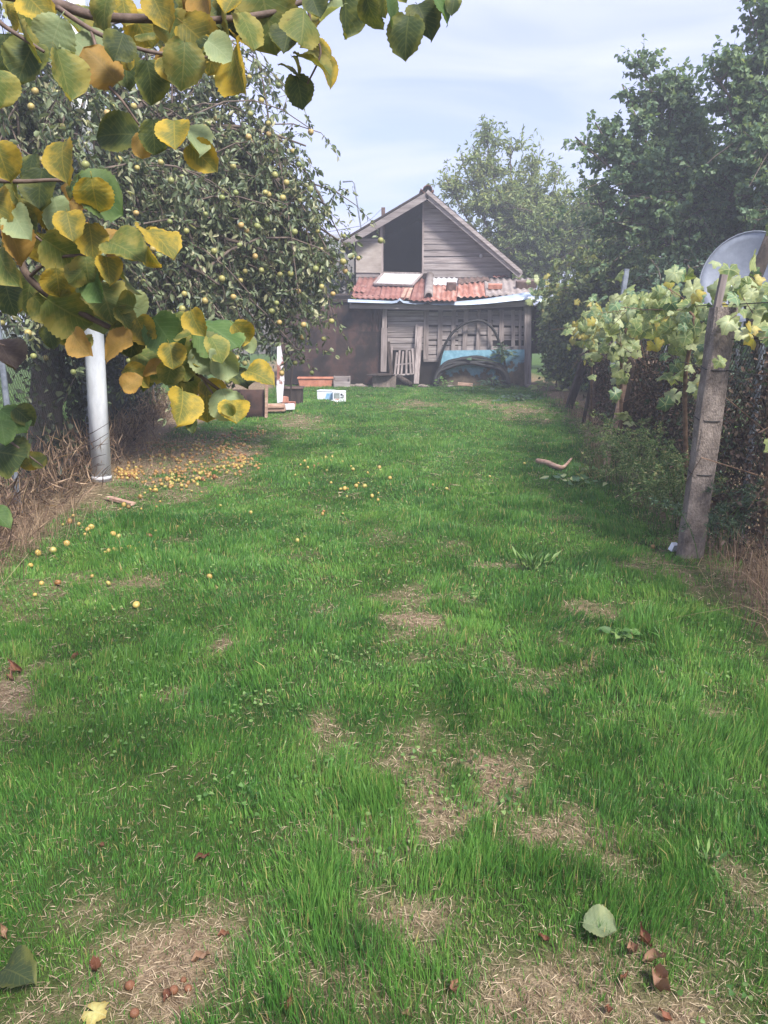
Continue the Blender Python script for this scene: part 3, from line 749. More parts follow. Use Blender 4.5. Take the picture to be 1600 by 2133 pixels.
def tree(name, label, cat, base, trunk_pts, trunk_r, crown, limbs, nbranch, ntwig, twig_len, nleaf, leaf_len, leaf_w, tmpl, leaf_mat, bark='bark', droop=0.3, twigdroop=0.3,
         upright=0.0, leafdroop=0.5, group=None, seed=1, leaders=None, fill=0.55, twig_r=0.004, branch_r=0.02):
    """trunk, limbs to points of the crown's ellipsoids, branches off the limbs, twigs off the branches, leaves along the twigs"""
    rg = np.random.default_rng(seed)
    root = thing(name, base, label, cat, group)
    tp = np.array(trunk_pts, float)
    mb = MB(); mb.tube(tp, trunk_r, 12); mb.build('trunk', bark, root, True)
    top = tp[-1]
    bm = MB(); TW = []; LP, LD = [], []
    lw = np.array([e[2] for e in crown], float); lw /= lw.sum()
    def pick(shell):
        e = crown[rg.choice(len(crown), p=lw)]
        d = rg.normal(size=3); d /= np.linalg.norm(d)
        return np.array(e[0]) + d * np.array(e[1]) * rg.uniform(*shell) , e
    ends = []
    for i in range(limbs):
        p, e = pick((0.45, 0.8)); ends.append(p)
    if leaders: ends += [np.array(p, float) for p in leaders]
    for i, p in enumerate(ends):
        lead = leaders is not None and i >= limbs
        st = tp[max(0, len(tp) - 1 - rg.integers(0, 2))]
        mid = (st + p) / 2 + np.array([0, 0, np.linalg.norm(p - st) * (0.24 if not lead else 0.0) * (1 + droop)]) + rg.normal(0, .12, 3)
        if lead: mid = np.array([st[0] * .35 + p[0] * .65, st[1] * .35 + p[1] * .65, st[2] * .5 + p[2] * .5])
        lp = bez(st, mid, p, 9)
        r0 = trunk_r[-1] * rg.uniform(.3, .5)
        bm.tube(lp, list(np.linspace(r0, branch_r * .5, 9)), 6)
        nb = nbranch
        for j in range(nb):
            t = rg.uniform(0.3, 1.0); q = lp[int(t * 8)]
            if lead:
                tq = q + np.array([rg.normal(0, .32), rg.normal(0, .32), rg.uniform(.15, .7)]) * (1.15 - t * .7)
            else:
                tq, e = pick((fill, 1.0))
                k = 0
                while np.linalg.norm(tq - q) > 1.9 and k < 8: tq, e = pick((fill, 1.0)); k += 1
                if np.linalg.norm(tq - q) > 2.4: tq = q + (tq - q) / np.linalg.norm(tq - q) * 1.6
            dist = np.linalg.norm(tq - q)
            mid = (q + tq) / 2 + np.array([0, 0, dist * (.18 + .2 * droop)]) + rg.normal(0, .06, 3)
            if droop > 0: tq = tq - np.array([0, 0, droop * .35 * dist])
            bp = bez(q, mid, tq, 6)
            bm.tube(bp, list(np.linspace(branch_r * rg.uniform(.5, .9), twig_r * 1.3, 6)), 5, False)
            for m_ in range(ntwig):
                s = bp[min(5, int(rg.uniform(.15, 1.05) * 5.5))]
                d = rg.normal(size=3); d[2] = d[2] * .6 - twigdroop + upright; d /= np.linalg.norm(d)
                L = twig_len * rg.uniform(.5, 1.25)
                e1 = s + d * L * .6; e2 = s + d * L + np.array([0, 0, -twigdroop * L * .7 + upright * L * .3])
                tw = bez(s, e1, e2, 3)
                TW.append(tw)
                ts = rg.uniform(.1, 1.0, nleaf)
                pts = (1 - ts)[:, None] ** 2 * s + (2 * ts * (1 - ts))[:, None] * e1 + (ts ** 2)[:, None] * e2
                LP.append(pts)
                dd = rg.normal(size=(nleaf, 3)); dd[:, 2] -= leafdroop; LD.append(dd + d * .6)
    for tw in TW: bm.tube(tw, [twig_r, twig_r * .7, twig_r * .35], 3, False)
    bm.build('branches', 'bark_twig' if bark == 'bark' else bark, root, True)
    P = np.concatenate(LP); D = np.concatenate(LD); n = len(P)
    P = P + rg.normal(0, .015, (n, 3))
    N = rg.normal(size=(n, 3)) + np.array([0, -.3, .9])
    cr = scatter_obj('crown', leaf_mat, root, tmpl, P, D, N, leaf_len * rg.uniform(.6, 1.25, n), leaf_w * rg.uniform(.8, 1.2, n))
    cr['kind'] = 'stuff'
    print(name, 'leaves', n)
    return root, TW, P

# apple tree on the left, heavy with fruit
apple_root, apple_tw, apple_lp = tree('apple_tree', 'large drooping apple tree full of small yellow apples behind the white pole', 'tree', (-3.55, 7.9, 0),
    [(-3.55, 7.9, -.1), (-3.5, 7.95, .7), (-3.42, 8.05, 1.4), (-3.35, 8.2, 2.1), (-3.2, 8.5, 2.7)], [.2, .165, .15, .14, .11],
    [((-3.5, 9.2, 3.0), (2.9, 2.2, 2.0), 1.0), ((-1.55, 9.4, 2.75), (1.45, 1.5, 1.35), 1.0), ((-2.1, 9.3, 1.9), (1.7, 1.6, .85), .7), ((-3.15, 7.15, 3.2), (.9, .5, 1.5), .35), (W(560, 210, 9.4), (.75, .8, .95), .4), (W(680, 500, 9.5), (.4, .6, .7), .4), (W(600, 620, 9.3), (.6, .6, .5), .3), ((-4.6, 8.4, 4.2), (1.9, 1.6, 1.4), .4), ((-2.9, 9.0, 4.2), (1.5, 1.4, 1.0), .35), ((-3.2, 7.7, 2.6), (.9, .7, 1.0), .25)],
    40, 12, 12, .4, 14, .082, .5, tmpl_kite(.5, .1), 'apple_leaf', droop=.42, twigdroop=.6, leafdroop=.9, seed=5, fill=.5)

# apples: one shape, many copies
def apple_mesh(name, mat, seed):
    rg = random.Random(seed); mb = MB(); n, vs, fs = 8, [], []
    prof = [(.10, .80), (.42, .93), (.82, .62), (1.0, .1), (.86, -.5), (.45, -.86), (.12, -.74)]
    sq = rg.uniform(.86, 1.0)
    for r, h in prof:
        for j in range(n):
            a = 2 * math.pi * j / n; k = r * (1 + .05 * math.sin(2 * a + seed))
            vs.append((k * math.cos(a), k * math.sin(a), h * sq))
    for i in range(len(prof) - 1):
        for j in range(n): fs.append((i * n + j, (i + 1) * n + j, (i + 1) * n + (j + 1) % n, i * n + (j + 1) % n))
    fs += [tuple(range(n)), tuple(range(len(vs) - 1, len(vs) - n - 1, -1))]
    mb.add(vs, fs); me = mb.mesh(name, (0, 0, 0), True); me.materials.append(MATS[mat]); return me
AP_H = [apple_mesh('apple', 'apple_hang', k) for k in range(3)]
AP_F = [apple_mesh('fallen_apple', 'apple_fall', k) for k in range(3)]
AP_R = [apple_mesh('fallen_apple', 'apple_rot', k) for k in range(2)]

tips = [tw[2] * .8 + tw[1] * .2 for tw in apple_tw]
tips = [p for p in tips if 0.9 < p[2] < 5.2 and p[1] < 10.4 and -6 < p[0]]
rg = random.Random(3); rg.shuffle(tips)
cell = {}
for p in tips:                      # the fruit that shows hangs on the sunny outside of the crown
    cell.setdefault((round(p[0] / .24), round(p[2] / .24)), []).append(p)
tips = [q for c in cell.values() for q in sorted(c, key=lambda q: q[1])[:2]]; rg.shuffle(tips)
used = []
for p in tips:
    if len(used) >= 285: break
    if any((p[0] - q[0]) ** 2 + (p[1] - q[1]) ** 2 + (p[2] - q[2]) ** 2 < .006 for q in used[-120:]): continue
    used.append(p)
    r = rg.uniform(.026, .037)
    o = link('apple', AP_H[rg.randrange(3)], None, apple_root, np.array(p) - np.array([0, .07, r + .012]) - org(apple_root))
    o.scale = (r, r, r); o.rotation_euler = (rg.uniform(-.4, .4), rg.uniform(-.4, .4), rg.uniform(0, 6))

# trees and bushes beyond the right fence
HEART = tmpl_heart(.5)
tree('mulberry_tree', 'tall leafy tree with ragged pointed tops behind the satellite dish', 'tree', (6.6, 15.0, 0),
     [(6.6, 15, -.1), (6.55, 15, 1.2), (6.5, 15, 2.2), (6.5, 15, 3.0)], [.2, .17, .15, .12],
     [(W(1390, 460, 15), (2.2, 1.5, 1.45), 1.0), (W(1350, 350, 15), (1.0, 1.0, .8), .3), (W(1260, 400, 15), (.8, .8, .8), .3)], 14, 11, 10, .42, 17, .082, .9, HEART, 'mulberry_leaf', droop=.1, twigdroop=.15, upright=.5, leafdroop=.5, seed=11,
     leaders=[W(1328, 112, 15), W(1402, 145, 15), W(1296, 175, 15), W(1240, 255, 15), W(1198, 285, 14.9), W(1440, 300, 15), W(1358, 190, 15.2), W(1425, 200, 15), W(1320, 230, 14.8), W(1270, 290, 15.2)], branch_r=.025)
tree('mulberry_tree', 'tallest dark tree cut off by the photo edge above the dish', 'tree', (7.6, 13.5, 0),
     [(7.6, 13.5, -.1), (7.55, 13.5, 1.5), (7.5, 13.5, 2.6), (7.4, 13.5, 3.4)], [.22, .19, .16, .13],
     [(W(1600, 400, 13.5), (1.35, 1.4, 1.6), 1.0), (W(1570, 250, 13.5), (.6, .8, 1.1), .4)], 11, 11, 10, .4, 17, .082, .9, HEART, 'mulberry_leaf', droop=.1, twigdroop=.15, upright=.5, leafdroop=.5, seed=12,
     leaders=[W(1545, -40, 13.5), W(1590, -60, 13.4), W(1475, 130, 13.4), W(1500, 190, 13.5), W(1560, 60, 13.6), W(1620, -80, 13.6), W(1530, 120, 13.5)], branch_r=.025)
tree('ash_tree', 'light airy tree rising right behind the shed roof', 'tree', (4.6, 27.0, 0),
     [(4.6, 27, -.1), (4.6, 27, 1.5), (4.5, 27, 2.8), (4.4, 27, 3.6)], [.2, .17, .15, .12],
     [((3.9, 27, 4.4), (2.2, 1.6, 2.0), 1.0), ((5.8, 27, 4.0), (2.2, 1.6, 2.2), 1.0), ((7.6, 26.5, 4.4), (2.0, 1.6, 2.2), .9)], 27, 11, 10, .6, 10, .17, .42, tmpl_kite(.5, .1), 'ash_leaf', droop=.0, twigdroop=.05, upright=.6, leafdroop=.3, seed=13,
     leaders=[W(1010, 262, 27), W(1062, 288, 27), W(960, 320, 27), W(925, 365, 27), W(1112, 330, 27), W(1165, 350, 27), W(985, 300, 27)], branch_r=.03)

def bush(name, label, base, crown, limbs, nb, nt, leaf_len, leaf_w, tm, mat, seed, cat='bush', **kw):
    b = np.array(base, float)
    return tree(name, label, cat, base, [b + [0, 0, -.05], b + [0, 0, .3], b + [0, .05, .6]], [.07, .06, .05], crown, limbs, nb, nt, .35, 10, leaf_len, leaf_w, tm, mat, droop=.2, twigdroop=.2, upright=.2, leafdroop=.6, seed=seed, fill=.6, **kw)
bush('leafy_shrub', 'yellowish green shrub crowding the right end of the shed roof', (5.6, 18.4, 0), [((5.3, 18.4, 1.9), (1.5, 1.2, 1.9), 1.0), ((4.7, 18.2, 2.5), (1.0, .8, 1.2), .5), ((5.9, 18.6, 3.2), (1.2, 1.0, 1.2), .5)], 22, 10, 11, .11, .85, HEART, 'shrub_leaf', 21)
bush('leafy_shrub', 'broad green shrub with reddish leaves between shed and dish', (6.9, 17.0, 0), [((6.5, 17.0, 2.4), (1.8, 1.2, 2.1), 1.0), ((7.8, 17.2, 2.6), (1.4, 1.2, 2.0), .6)], 22, 10, 11, .12, .85, HEART, 'shrub_leaf', 22)
bush('dark_shrub', 'dark evergreen shrub behind the thin metal rod', (5.6, 13.2, 0), [((5.2, 13.2, 1.7), (1.4, .9, 1.6), 1.0), ((6.6, 13.0, 1.9), (1.4, .9, 1.6), .8), ((4.4, 13.4, 1.3), (.8, .8, 1.2), .4)], 22, 10, 11, .10, .7, tmpl_kite(.5, .1), 'dark_leaf', 23)
bush('dark_shrub', 'dark shrub filling the gap below the satellite dish', (5.2, 9.4, 0), [((4.9, 9.3, 1.0), (1.1, 1.3, 1.0), 1.0)], 12, 8, 10, .09, .7, tmpl_kite(.5, .1), 'dark_leaf', 24)
bush('leafy_shrub', 'low yellowish shrub filling the gap right of the shed corner', (4.7, 19.2, 0), [((4.65, 19.2, .8), (.75, .6, .85), 1.0)], 12, 8, 9, .09, .85, HEART, 'shrub_leaf', 27)
bush('dark_shrub', 'dark bush behind the low roof left of the shed gable', (-1.9, 24.2, 0), [((-1.9, 24.2, 2.2), (1.4, .9, 1.9), 1.0), ((-3.6, 24.2, 2.2), (1.5, .9, 1.8), .8)], 18, 10, 9, .10, .7, tmpl_kite(.5, .1), 'dark_leaf', 26)
bush('leafy_shrub', 'shrub hanging over the dark gap beside the shed corner', (4.7, 20.0, 0), [((4.45, 20.0, 1.5), (.65, .7, 1.25), 1.0)], 9, 8, 9, .10, .85, HEART, 'shrub_leaf', 25)

# ------------------------------------------------------------------ fences
def chainlink(name, label, pts, height, cell, posts=True):
    root = thing(name, (pts[0][0], pts[0][1], 0), label, 'fence')
    mb = MB(); r = .0022
    for (x0, y0), (x1, y1) in zip(pts[:-1], pts[1:]):
        L = math.hypot(x1 - x0, y1 - y0); ux, uy = (x1 - x0) / L, (y1 - y0) / L
        nx, ny = -uy, ux
        k = int((L + height) / cell)
        for sgn in (1, -1):
            for i in range(k):
                s0 = i * cell - (height if sgn > 0 else 0); s1 = s0 + height * sgn if sgn > 0 else i * cell - height
                a, b = (s0, 0.0), (s1, height) if sgn > 0 else (s1, height)
                # clip to 0..L
                (sa, za), (sb, zb) = a, b
                def clip(sa, za, sb, zb):
                    d = sb - sa
                    if abs(d) < 1e-9: return None
                    t0, t1 = 0.0, 1.0
                    ta, tb = (0 - sa) / d, (L - sa) / d
                    lo, hi = min(ta, tb), max(ta, tb)
                    t0, t1 = max(t0, lo), min(t1, hi)
                    if t1 - t0 < 1e-3: return None
                    return sa + d * t0, za + (zb - za) * t0, sa + d * t1, za + (zb - za) * t1
                q = clip(sa, za, sb, zb)
                if q is None: continue
                sa, za, sb, zb = q; off = r * sgn
                mb.tube([(x0 + ux * sa + nx * off, y0 + uy * sa + ny * off, za + .03), (x0 + ux * sb + nx * off, y0 + uy * sb + ny * off, zb + .03)], r, 3, False)
    o = mb.build('wire_mesh', 'wire', root); o['kind'] = 'stuff'
    for z in (.06, height * .55, height):
        w = MB(); w.tube([(p[0], p[1], z + .03) for p in pts], .003, 4); w.build('tension_wire', 'wire', root)
    if posts:
        for p in pts: w = MB(); w.tube([(p[0] + .04, p[1], -.2), (p[0] + .04, p[1], height + .12)], .024, 8); w.build('fence_post', 'galv', root)
    return root
chainlink('wire_fence', 'chain-link fence along the left side behind the white pole', [(fl(y), y) for y in (4.2, 6.2, 8.6, 11, 13.5)], 1.55, .06)
chainlink('wire_fence', 'chain-link fence behind the leaning vine posts on the right', [(fr(y), y) for y in (3.2, 5.6, 8.2, 11, 14.5)], 1.5, .06)

def scatter_on_fence(name, label, cat, mat, tm, n, yr, xf, zr, length, wf, thick=.16, kind='stuff', dens=None, seed=1, dz=-.5):
    rg = np.random.default_rng(seed)
    y = rg.uniform(yr[0], yr[1], n); z = rg.uniform(zr[0], zr[1], n)
    if dens is not None:
        k = rg.random(n) < dens(y, z); y, z = y[k], z[k]
    n = len(y); x = xf(y) + rg.normal(0, thick, n)
    D = rg.normal(size=(n, 3)) + np.array([0, 0, dz]); N = rg.normal(size=(n, 3)) + np.array([0, -.8, .4])
    o = scatter_obj(name, mat, None, tm, np.stack([x, y, z + gz(x, y)], 1), D, N, length * rg.uniform(.5, 1.3, n), wf * rg.uniform(.7, 1.3, n))
    tag(o, label, cat, kind=kind); return o
KITE = tmpl_kite(.5, .1)
hn = lambda y, z, s: fnoise(y * 1.5, z * 1.5, s, 3)
scatter_on_fence('ivy_foliage', 'dark ivy and twigs matted on the left wire fence', 'ivy', 'ivy', KITE, 15000, (6.6, 14), lambda y: fl(y) - .05, (0.0, 1.75), .07, .8, .10, dens=lambda y, z: np.clip((hn(y, z, 5) - .25) * 3, 0, 1) * np.clip((y - 6.6) / .5, .0, 1), seed=31)
scatter_on_fence('dead_foliage', 'brown withered weeds at the foot of the left fence', 'weeds', 'dry_weed', tmpl_diamond(.010), 8000, (4.2, 14), lambda y: fl(y) + .12, (0.0, .5), .2, 1.0, .14, dens=lambda y, z: np.clip(1.1 - z / .5, 0, 1), seed=32, dz=1.3)
scatter_on_fence('creeper_foliage', 'dark dead creeper covering the right wire fence', 'creeper', 'dead_leaf', tmpl_kite(.34, .1), 60000, (4.2, 15), lambda y: fr(y) + .05, (0.0, 1.6), .042, .8, .12, dens=lambda y, z: np.clip((hn(y, z, 9) - .26) * 3.4, 0, 1) * np.clip((y - 4.0) / 1.6, .2, 1) * np.clip((1.25 + .6 * vnoise(y * 2.2, y * 0, 4) - z) / .3, 0, 1), seed=33)
scatter_on_fence('dark_foliage', 'dark green leaves growing through the right wire fence', 'leaves', 'dark_leaf', KITE, 16000, (3.0, 15), lambda y: fr(y) + .16, (0.0, 1.5), .07, .8, .12, dens=lambda y, z: np.clip((hn(y, z, 15) - .42) * 4, 0, 1), seed=34)

# long dry grass
def dry_clumps(name, label, spots, mat='dry_weed', n_each=260, h=(.25, .6), spread=.2, w=.004, lean=.5, bias=(0, 0)):
    X, Y, H = [], [], []
    for (x, y, k) in spots:
        m = int(n_each * k)
        X.append(RNG.normal(x, spread, m)); Y.append(RNG.normal(y, spread, m)); H.append(RNG.uniform(h[0], h[1], m) * math.sqrt(k))
    x, y, hh = map(np.concatenate, (X, Y, H))
    o = link(name, blades_mesh(name, x, y, gz(x, y), hh, np.full(len(x), w) * RNG.uniform(.6, 1.4, len(x)), lean, np.tile(np.array(bias), (len(x), 1)), 1.1), mat)
    tag(o, label, 'dry grass', kind='stuff'); return o
dry_clumps('dry_grass', 'long straw-coloured grass on the bank below the left fence', [(-2.72, y, k) for y, k in ((3.9, 1), (4.3, 1.2), (4.7, 1.3), (5.1, 1.2), (5.5, 1.1), (5.9, .8), (6.4, .6), (8.6, .6), (9.3, .7), (10.1, .6), (11, .5))] + [(-2.95, 4.9, 1.2), (-2.95, 5.5, 1.2), (-3.3, 9.6, .8), (-3.55, 10.6, .8)], n_each=150, h=(.14, .4), bias=(.35, -.15), lean=.6, w=.003)
dry_clumps('dry_grass', 'tangled dry brown stalks at the foot of the right fence', [(2.22, 3.7, 1), (2.3, 4.1, 1.2), (2.42, 4.5, 1.0), (2.5, 5.0, .7), (2.35, 8.0, .6), (2.6, 8.8, .7), (2.9, 10, .6), (3.3, 12, .6), (3.5, 13.5, .8), (3.7, 15.5, .7), (2.2, 3.3, 1)], n_each=190, h=(.15, .5), bias=(-.2, -.2), lean=.7, spread=.14)

# ================================================================== THE SHED
YF, YG = 20.5, 22.3                       # front wall of the lean-to, gable wall behind it
shed = thing('shed', (0.9, 21.5, 0), 'weathered wooden shed with loft opening and rusty lean-to at the garden end', 'shed')
xz = lambda p: (p[0], p[2])
apex = Z1(826, 92, 22.0); lend = Z1(372, 362, 22.0); rend = Z1(1312, 510, 22.0)
zb = Z1(600, 575, YG)[2] - .15
# main body: side walls, back wall, ceiling under the loft; open to the front only at the loft door
xl_w, xr_w = Z1(405, 500, YG)[0], Z1(1262, 520, YG)[0]
body = MB()
body.box((xl_w, 25.2, 1.45), (.08, 5.7, 2.9)); body.box((xr_w, 25.2, 1.45), (.08, 5.7, 2.9))
body.prism([(xl_w, 0), (xr_w, 0), (xr_w, rend[2] + .25), (apex[0], apex[2] + .02), (xl_w, lend[2] + .12)], 28.0, 28.1)
body.box(((xl_w + xr_w) / 2, 25.15, zb - .1), (xr_w - xl_w - .1, 5.5, .08))
body.build('body', 'painted_shade', shed)
# gable wall: planks right of the loft door, a short run left of it
def roof_z(x):
    """underside of the verge at x"""
    if x < apex[0]: return apex[2] + (lend[2] - apex[2]) * (x - apex[0]) / (lend[0] - apex[0]) - .10
    return apex[2] + (rend[2] - apex[2]) * (x - apex[0]) / (rend[0] - apex[0]) - .12
gable = MB()
dl, dr = Z1(598, 400, YG)[0], Z1(800, 400, YG)[0]
gable.prism([(dr, zb), (xr_w, zb), (xr_w, roof_z(xr_w)), (dr, roof_z(dr))], YG + .03, YG + .05)
gable.prism([(Z1(452, 500, YG)[0], zb), (dl, zb), (dl, roof_z(dl)), (Z1(452, 500, YG)[0], roof_z(Z1(452, 500, YG)[0]))], YG + .03, YG + .05)
gable_o = gable.build('gable_wall', 'wood_dark', shed)
rows = [612, 578, 545, 507, 468, 436, 405, 374, 342, 306, 268, 228, 186, 150]
zs = [Z1(900, v, YG)[2] for v in rows]
for i in range(len(zs) - 1):
    z0, z1 = zs[i] + random.uniform(.004, .012), zs[i + 1] + random.uniform(.0, .012)
    t0, t1 = random.uniform(-.012, .012), random.uniform(-.012, .012)
    def xe(z):
        return min(xr_w, apex[0] + (z + .12 - apex[2]) * (rend[0] - apex[0]) / (rend[2] - apex[2]))
    if xe(z1) - dr > .06:
        p = MB()
        poly = [(dr + random.uniform(0, .02), z0 + t0), (xe(z0) - .02, z0 + t1), (max(dr + .03, xe(z1) - .02), z1 + t1), (dr + random.uniform(0, .02), z1 + t0)]
        yb = YG - random.uniform(0, .012)
        n4 = [(poly[0][0], yb - .022, poly[0][1]), (poly[1][0], yb - .022, poly[1][1]), (poly[2][0], yb, poly[2][1]), (poly[3][0], yb, poly[3][1])]
        b4 = [(q[0], YG + .028, q[2]) for q in n4]
        p.add(n4 + b4, [(0, 1, 2, 3), (7, 6, 5, 4), (0, 4, 5, 1), (1, 5, 6, 2), (2, 6, 7, 3), (3, 7, 4, 0)])
        p.build('plank', 'wood_h', gable_o)
    xa = Z1(455, 500, YG)[0]
    if z1 < roof_z(xa) + .35 and i < 9:
        za, zc = min(z1 + t0, roof_z(xa)), min(z1 + t1, roof_z(dl))
        if za > z0:
            p = MB(); p.prism([(xa, z0), (dl - .12, z0), (dl - .12, zc), (xa, za)], YG - .02, YG + .026); p.build('plank', 'wood_h', gable_o)
for xx, w_ in ((dl - .055, .09), (dr + .015, .05)):
    p = MB(); p.prism([(xx - w_ / 2, zb), (xx + w_ / 2, zb), (xx + w_ / 2, roof_z(xx + w_ / 2)), (xx - w_ / 2, roof_z(xx - w_ / 2))], YG - .045, YG + .025); p.build('door_jamb', 'wood_v', gable_o)
a, b = Z1(453, 364, YG - .05), Z1(586, 520, YG - .05)
p = MB(); p.box(((a[0] + b[0]) / 2, YG - .045, (a[2] + b[2]) / 2), (b[0] - a[0], .014, a[2] - b[2]), (0, R(.8), 0)); p.build('plywood_panel', 'plywood', gable_o)
p = MB(); q = Z1(820, 536, YG - .06); p.box(q, (.14, .1, .13)); p.build('wooden_block', 'wood_dark', gable_o)
p = MB(); q = Z1(1105, 432, YG - .06); p.lathe((q[0], q[1], q[2] - .05), [(.03, 0), (.045, .04), (.03, .09)], 8); p.build('insulator', 'white_worn', gable_o)

# main roof: slab under tiles, bargeboards, verge and ridge tiles
roof = MB()
for e in (lend, rend):
    d = 1 if e is rend else -1
    t = .05
    v = [(apex[0], 21.98, apex[2]), (e[0], 21.98, e[2]), (e[0], 28.2, e[2]), (apex[0], 28.2, apex[2])]
    roof.add(v + [(q[0], q[1], q[2] + t) for q in v], [(0, 1, 2, 3), (7, 6, 5, 4), (0, 4, 5, 1), (1, 5, 6, 2), (2, 6, 7, 3), (3, 7, 4, 0)])
roof_o = roof.build('main_roof', 'wood_dark', shed)
for e, off in ((lend, 0), (rend, 0), (rend, 1)):
    a = np.array([apex[0], 21.93 - off * .06, apex[2] - .05 - off * .0]); b = np.array([e[0], 21.93 - off * .06, e[2] - .05])
    if off: a = a + [-.02, 0, .01]; b = b + [-.0, 0, -.0]
    p = MB(); dn = -.10 if not off else -.02
    p.bar(a + [0, 0, dn + .02], b + [0, 0, dn + .02], .17 if not off else .09, .035); p.build('bargeboard', 'wood_h', roof_o)
def tile_mesh():
    p = MB(); L, Wd = .36, .24
    for s in range(7):
        pass
    vs, fs = [], []
    for k, y in enumerate((0, L)):
        for j in range(7):
            x = -Wd / 2 + Wd * j / 6; z = .018 * math.cos(j / 6 * 2 * math.pi) + (.03 if k == 0 else 0)
            vs.append((x, y, z)); vs.append((x, y, z - .016))
    n = 14
    for j in range(6):
        a = 2 * j
        fs += [(a, a + 2, a + 2 + n, a + n), (a + 1, a + 1 + n, a + 3 + n, a + 3), (a, a + 1, a + 3, a + 2), (a + n, a + 2 + n, a + 3 + n, a + 1 + n)]
    fs += [(0, n, n + 1, 1), (12, 13, 13 + n, 12 + n)]
    p.add(vs, fs); me = p.mesh('roof_tile'); me.materials.append(MATS['roof_tile']); return me
TILE = tile_mesh()
for e in (lend, rend):
    dx, dz = e[0] - apex[0], e[2] - apex[2]; L = math.hypot(dx, dz); nn = int(L / .245)
    ang = math.atan2(dz, dx)
    for i in range(nn):
        s = (i + .75) / nn
        for r_ in range(2):
            # tile y axis runs up the slope, x axis along the ridge
            o = link('roof_tile', TILE, None, roof_o)
            up = Vector((-dx, 0, -dz)).normalized(); xax = Vector((0, 1, 0)) * (1 if dx < 0 else -1); nrm = xax.cross(up)
            m = Matrix((xax, up, nrm)).transposed()
            m = m @ Euler((random.uniform(-.05, .1), random.uniform(-.05, .05), random.uniform(-.05, .05))).to_matrix()
            pos = Vector((apex[0] + dx * s, 21.98 + .1 + r_ * .235, apex[2] + dz * s)) + Vector((nrm.x, 0, nrm.z)) * .075
            o.matrix_basis = Matrix.Translation(pos - Vector(org(roof_o))) @ m.to_4x4()
for i in range(3):
    p = MB(); vs, fs = [], []
    for k, y in enumerate((21.9 + i * .36, 22.3 + i * .36)):
        for j in range(9):
            a = math.pi * (.02 + .96 * j / 8); r_ = .13 if k == 0 else .115
            vs += [(apex[0] + math.cos(a) * r_, y, apex[2] - .02 + math.sin(a) * r_ * .9 + .03), (apex[0] + math.cos(a) * (r_ - .018), y, apex[2] - .02 + math.sin(a) * (r_ - .018) * .9 + .03)]
    n = 18
    for j in range(8):
        a = 2 * j; fs += [(a, a + n, a + 2 + n, a + 2), (a + 1, a + 3, a + 3 + n, a + 1 + n), (a, a + 2, a + 3, a + 1), (a + n, a + 1 + n, a + 3 + n, a + 2 + n)]
    p.add(vs, fs); p.build('ridge_tile', 'roof_tile', roof_o)
p = MB(); q = Z1(596, 215, 23.5); p.box((q[0], 23.5, q[2] - .2), (.11, .11, .75)); p.build('chimney', 'brick_dark', roof_o)

# lean-to roof
def roofY(vy): return 20.15 + (660 - vy) / 110 * 2.1
def sheet(name, corners, mat, waves, amp, parent, lift=0.0, ny=5, bend=0.0, label=None):
    """corrugated sheet between four corners given front-left, front-right, back-right, back-left"""
    FLc, FRc, BRc, BLc = [np.array(c) for c in corners]
    nx = max(2, waves * 6); vs, fs = [], []
    for j in range(ny + 1):
        t = j / ny
        for i in range(nx + 1):
            u = i / nx
            p = (FLc * (1 - u) + FRc * u) * (1 - t) + (BLc * (1 - u) + BRc * u) * t
            z = amp * math.sin(2 * math.pi * waves * u) + lift + bend * math.sin(math.pi * u) * (1 - t)
            vs.append((p[0], p[1], p[2] + z))
    for j in range(ny):
        for i in range(nx):
            a = j * (nx + 1) + i; fs.append((a, a + 1, a + nx + 2, a + nx + 1))
    m = MB(); m.add(vs, fs); o = m.build(name, mat, parent, True)
    sd = o.modifiers.new('thickness', 'SOLIDIFY'); sd.thickness = .006; sd.offset = -1
    if label: o['label'] = label
    return o
def rp(vx, vy): return Z1(vx, vy, roofY(vy))
lt = MB()
c = [rp(430, 664), rp(1400, 650), rp(1370, 556), rp(470, 548)]
vs = [tuple(q - np.array([0, 0, .05])) for q in c]
lt.add(vs + [(q[0], q[1], q[2] - .05) for q in vs], [(0, 1, 2, 3), (7, 6, 5, 4), (0, 4, 5, 1), (1, 5, 6, 2), (2, 6, 7, 3), (3, 7, 4, 0)])
lean = lt.build('lean_to_roof', 'wood_dark', shed)
sheet('corrugated_sheet', [rp(425, 654), rp(600, 660), rp(640, 545), rp(468, 543)], 'rust_red', 6, .017, lean, .012)
sheet('corrugated_sheet', [rp(575, 659), rp(735, 663), rp(760, 550), rp(600, 547)], 'rust_red', 6, .017, lean, .026)
sheet('corrugated_sheet', [rp(425, 628), rp(500, 632), rp(512, 604), rp(440, 600)], 'rust_red', 3, .015, lean, .055)
sheet('corrugated_sheet', [rp(735, 668), rp(850, 672), rp(862, 555), rp(765, 553)], 'rust_red', 4, .017, lean, .02)
sheet('corrugated_sheet', [rp(840, 670), rp(976, 674), rp(985, 588), rp(850, 588)], 'rust_light', 5, .018, lean, .035)
sheet('corrugated_sheet', [rp(848, 592), rp(985, 594), rp(985, 556), rp(850, 556)], 'white_worn', 5, .015, lean, .05)
sheet('corrugated_sheet', [rp(978, 658), rp(1140, 654), rp(1118, 578), rp(985, 586)], 'rust_light', 5, .022, lean, .05)
sheet('corrugated_sheet', [rp(980, 594), rp(1150, 574), rp(1140, 555), rp(985, 562)], 'brick_dark', 5, .018, lean, .075)
sheet('corrugated_sheet', [rp(1128, 652), rp(1392, 636), rp(1372, 556), rp(1118, 560)], 'asbestos', 8, .022, lean, .04)
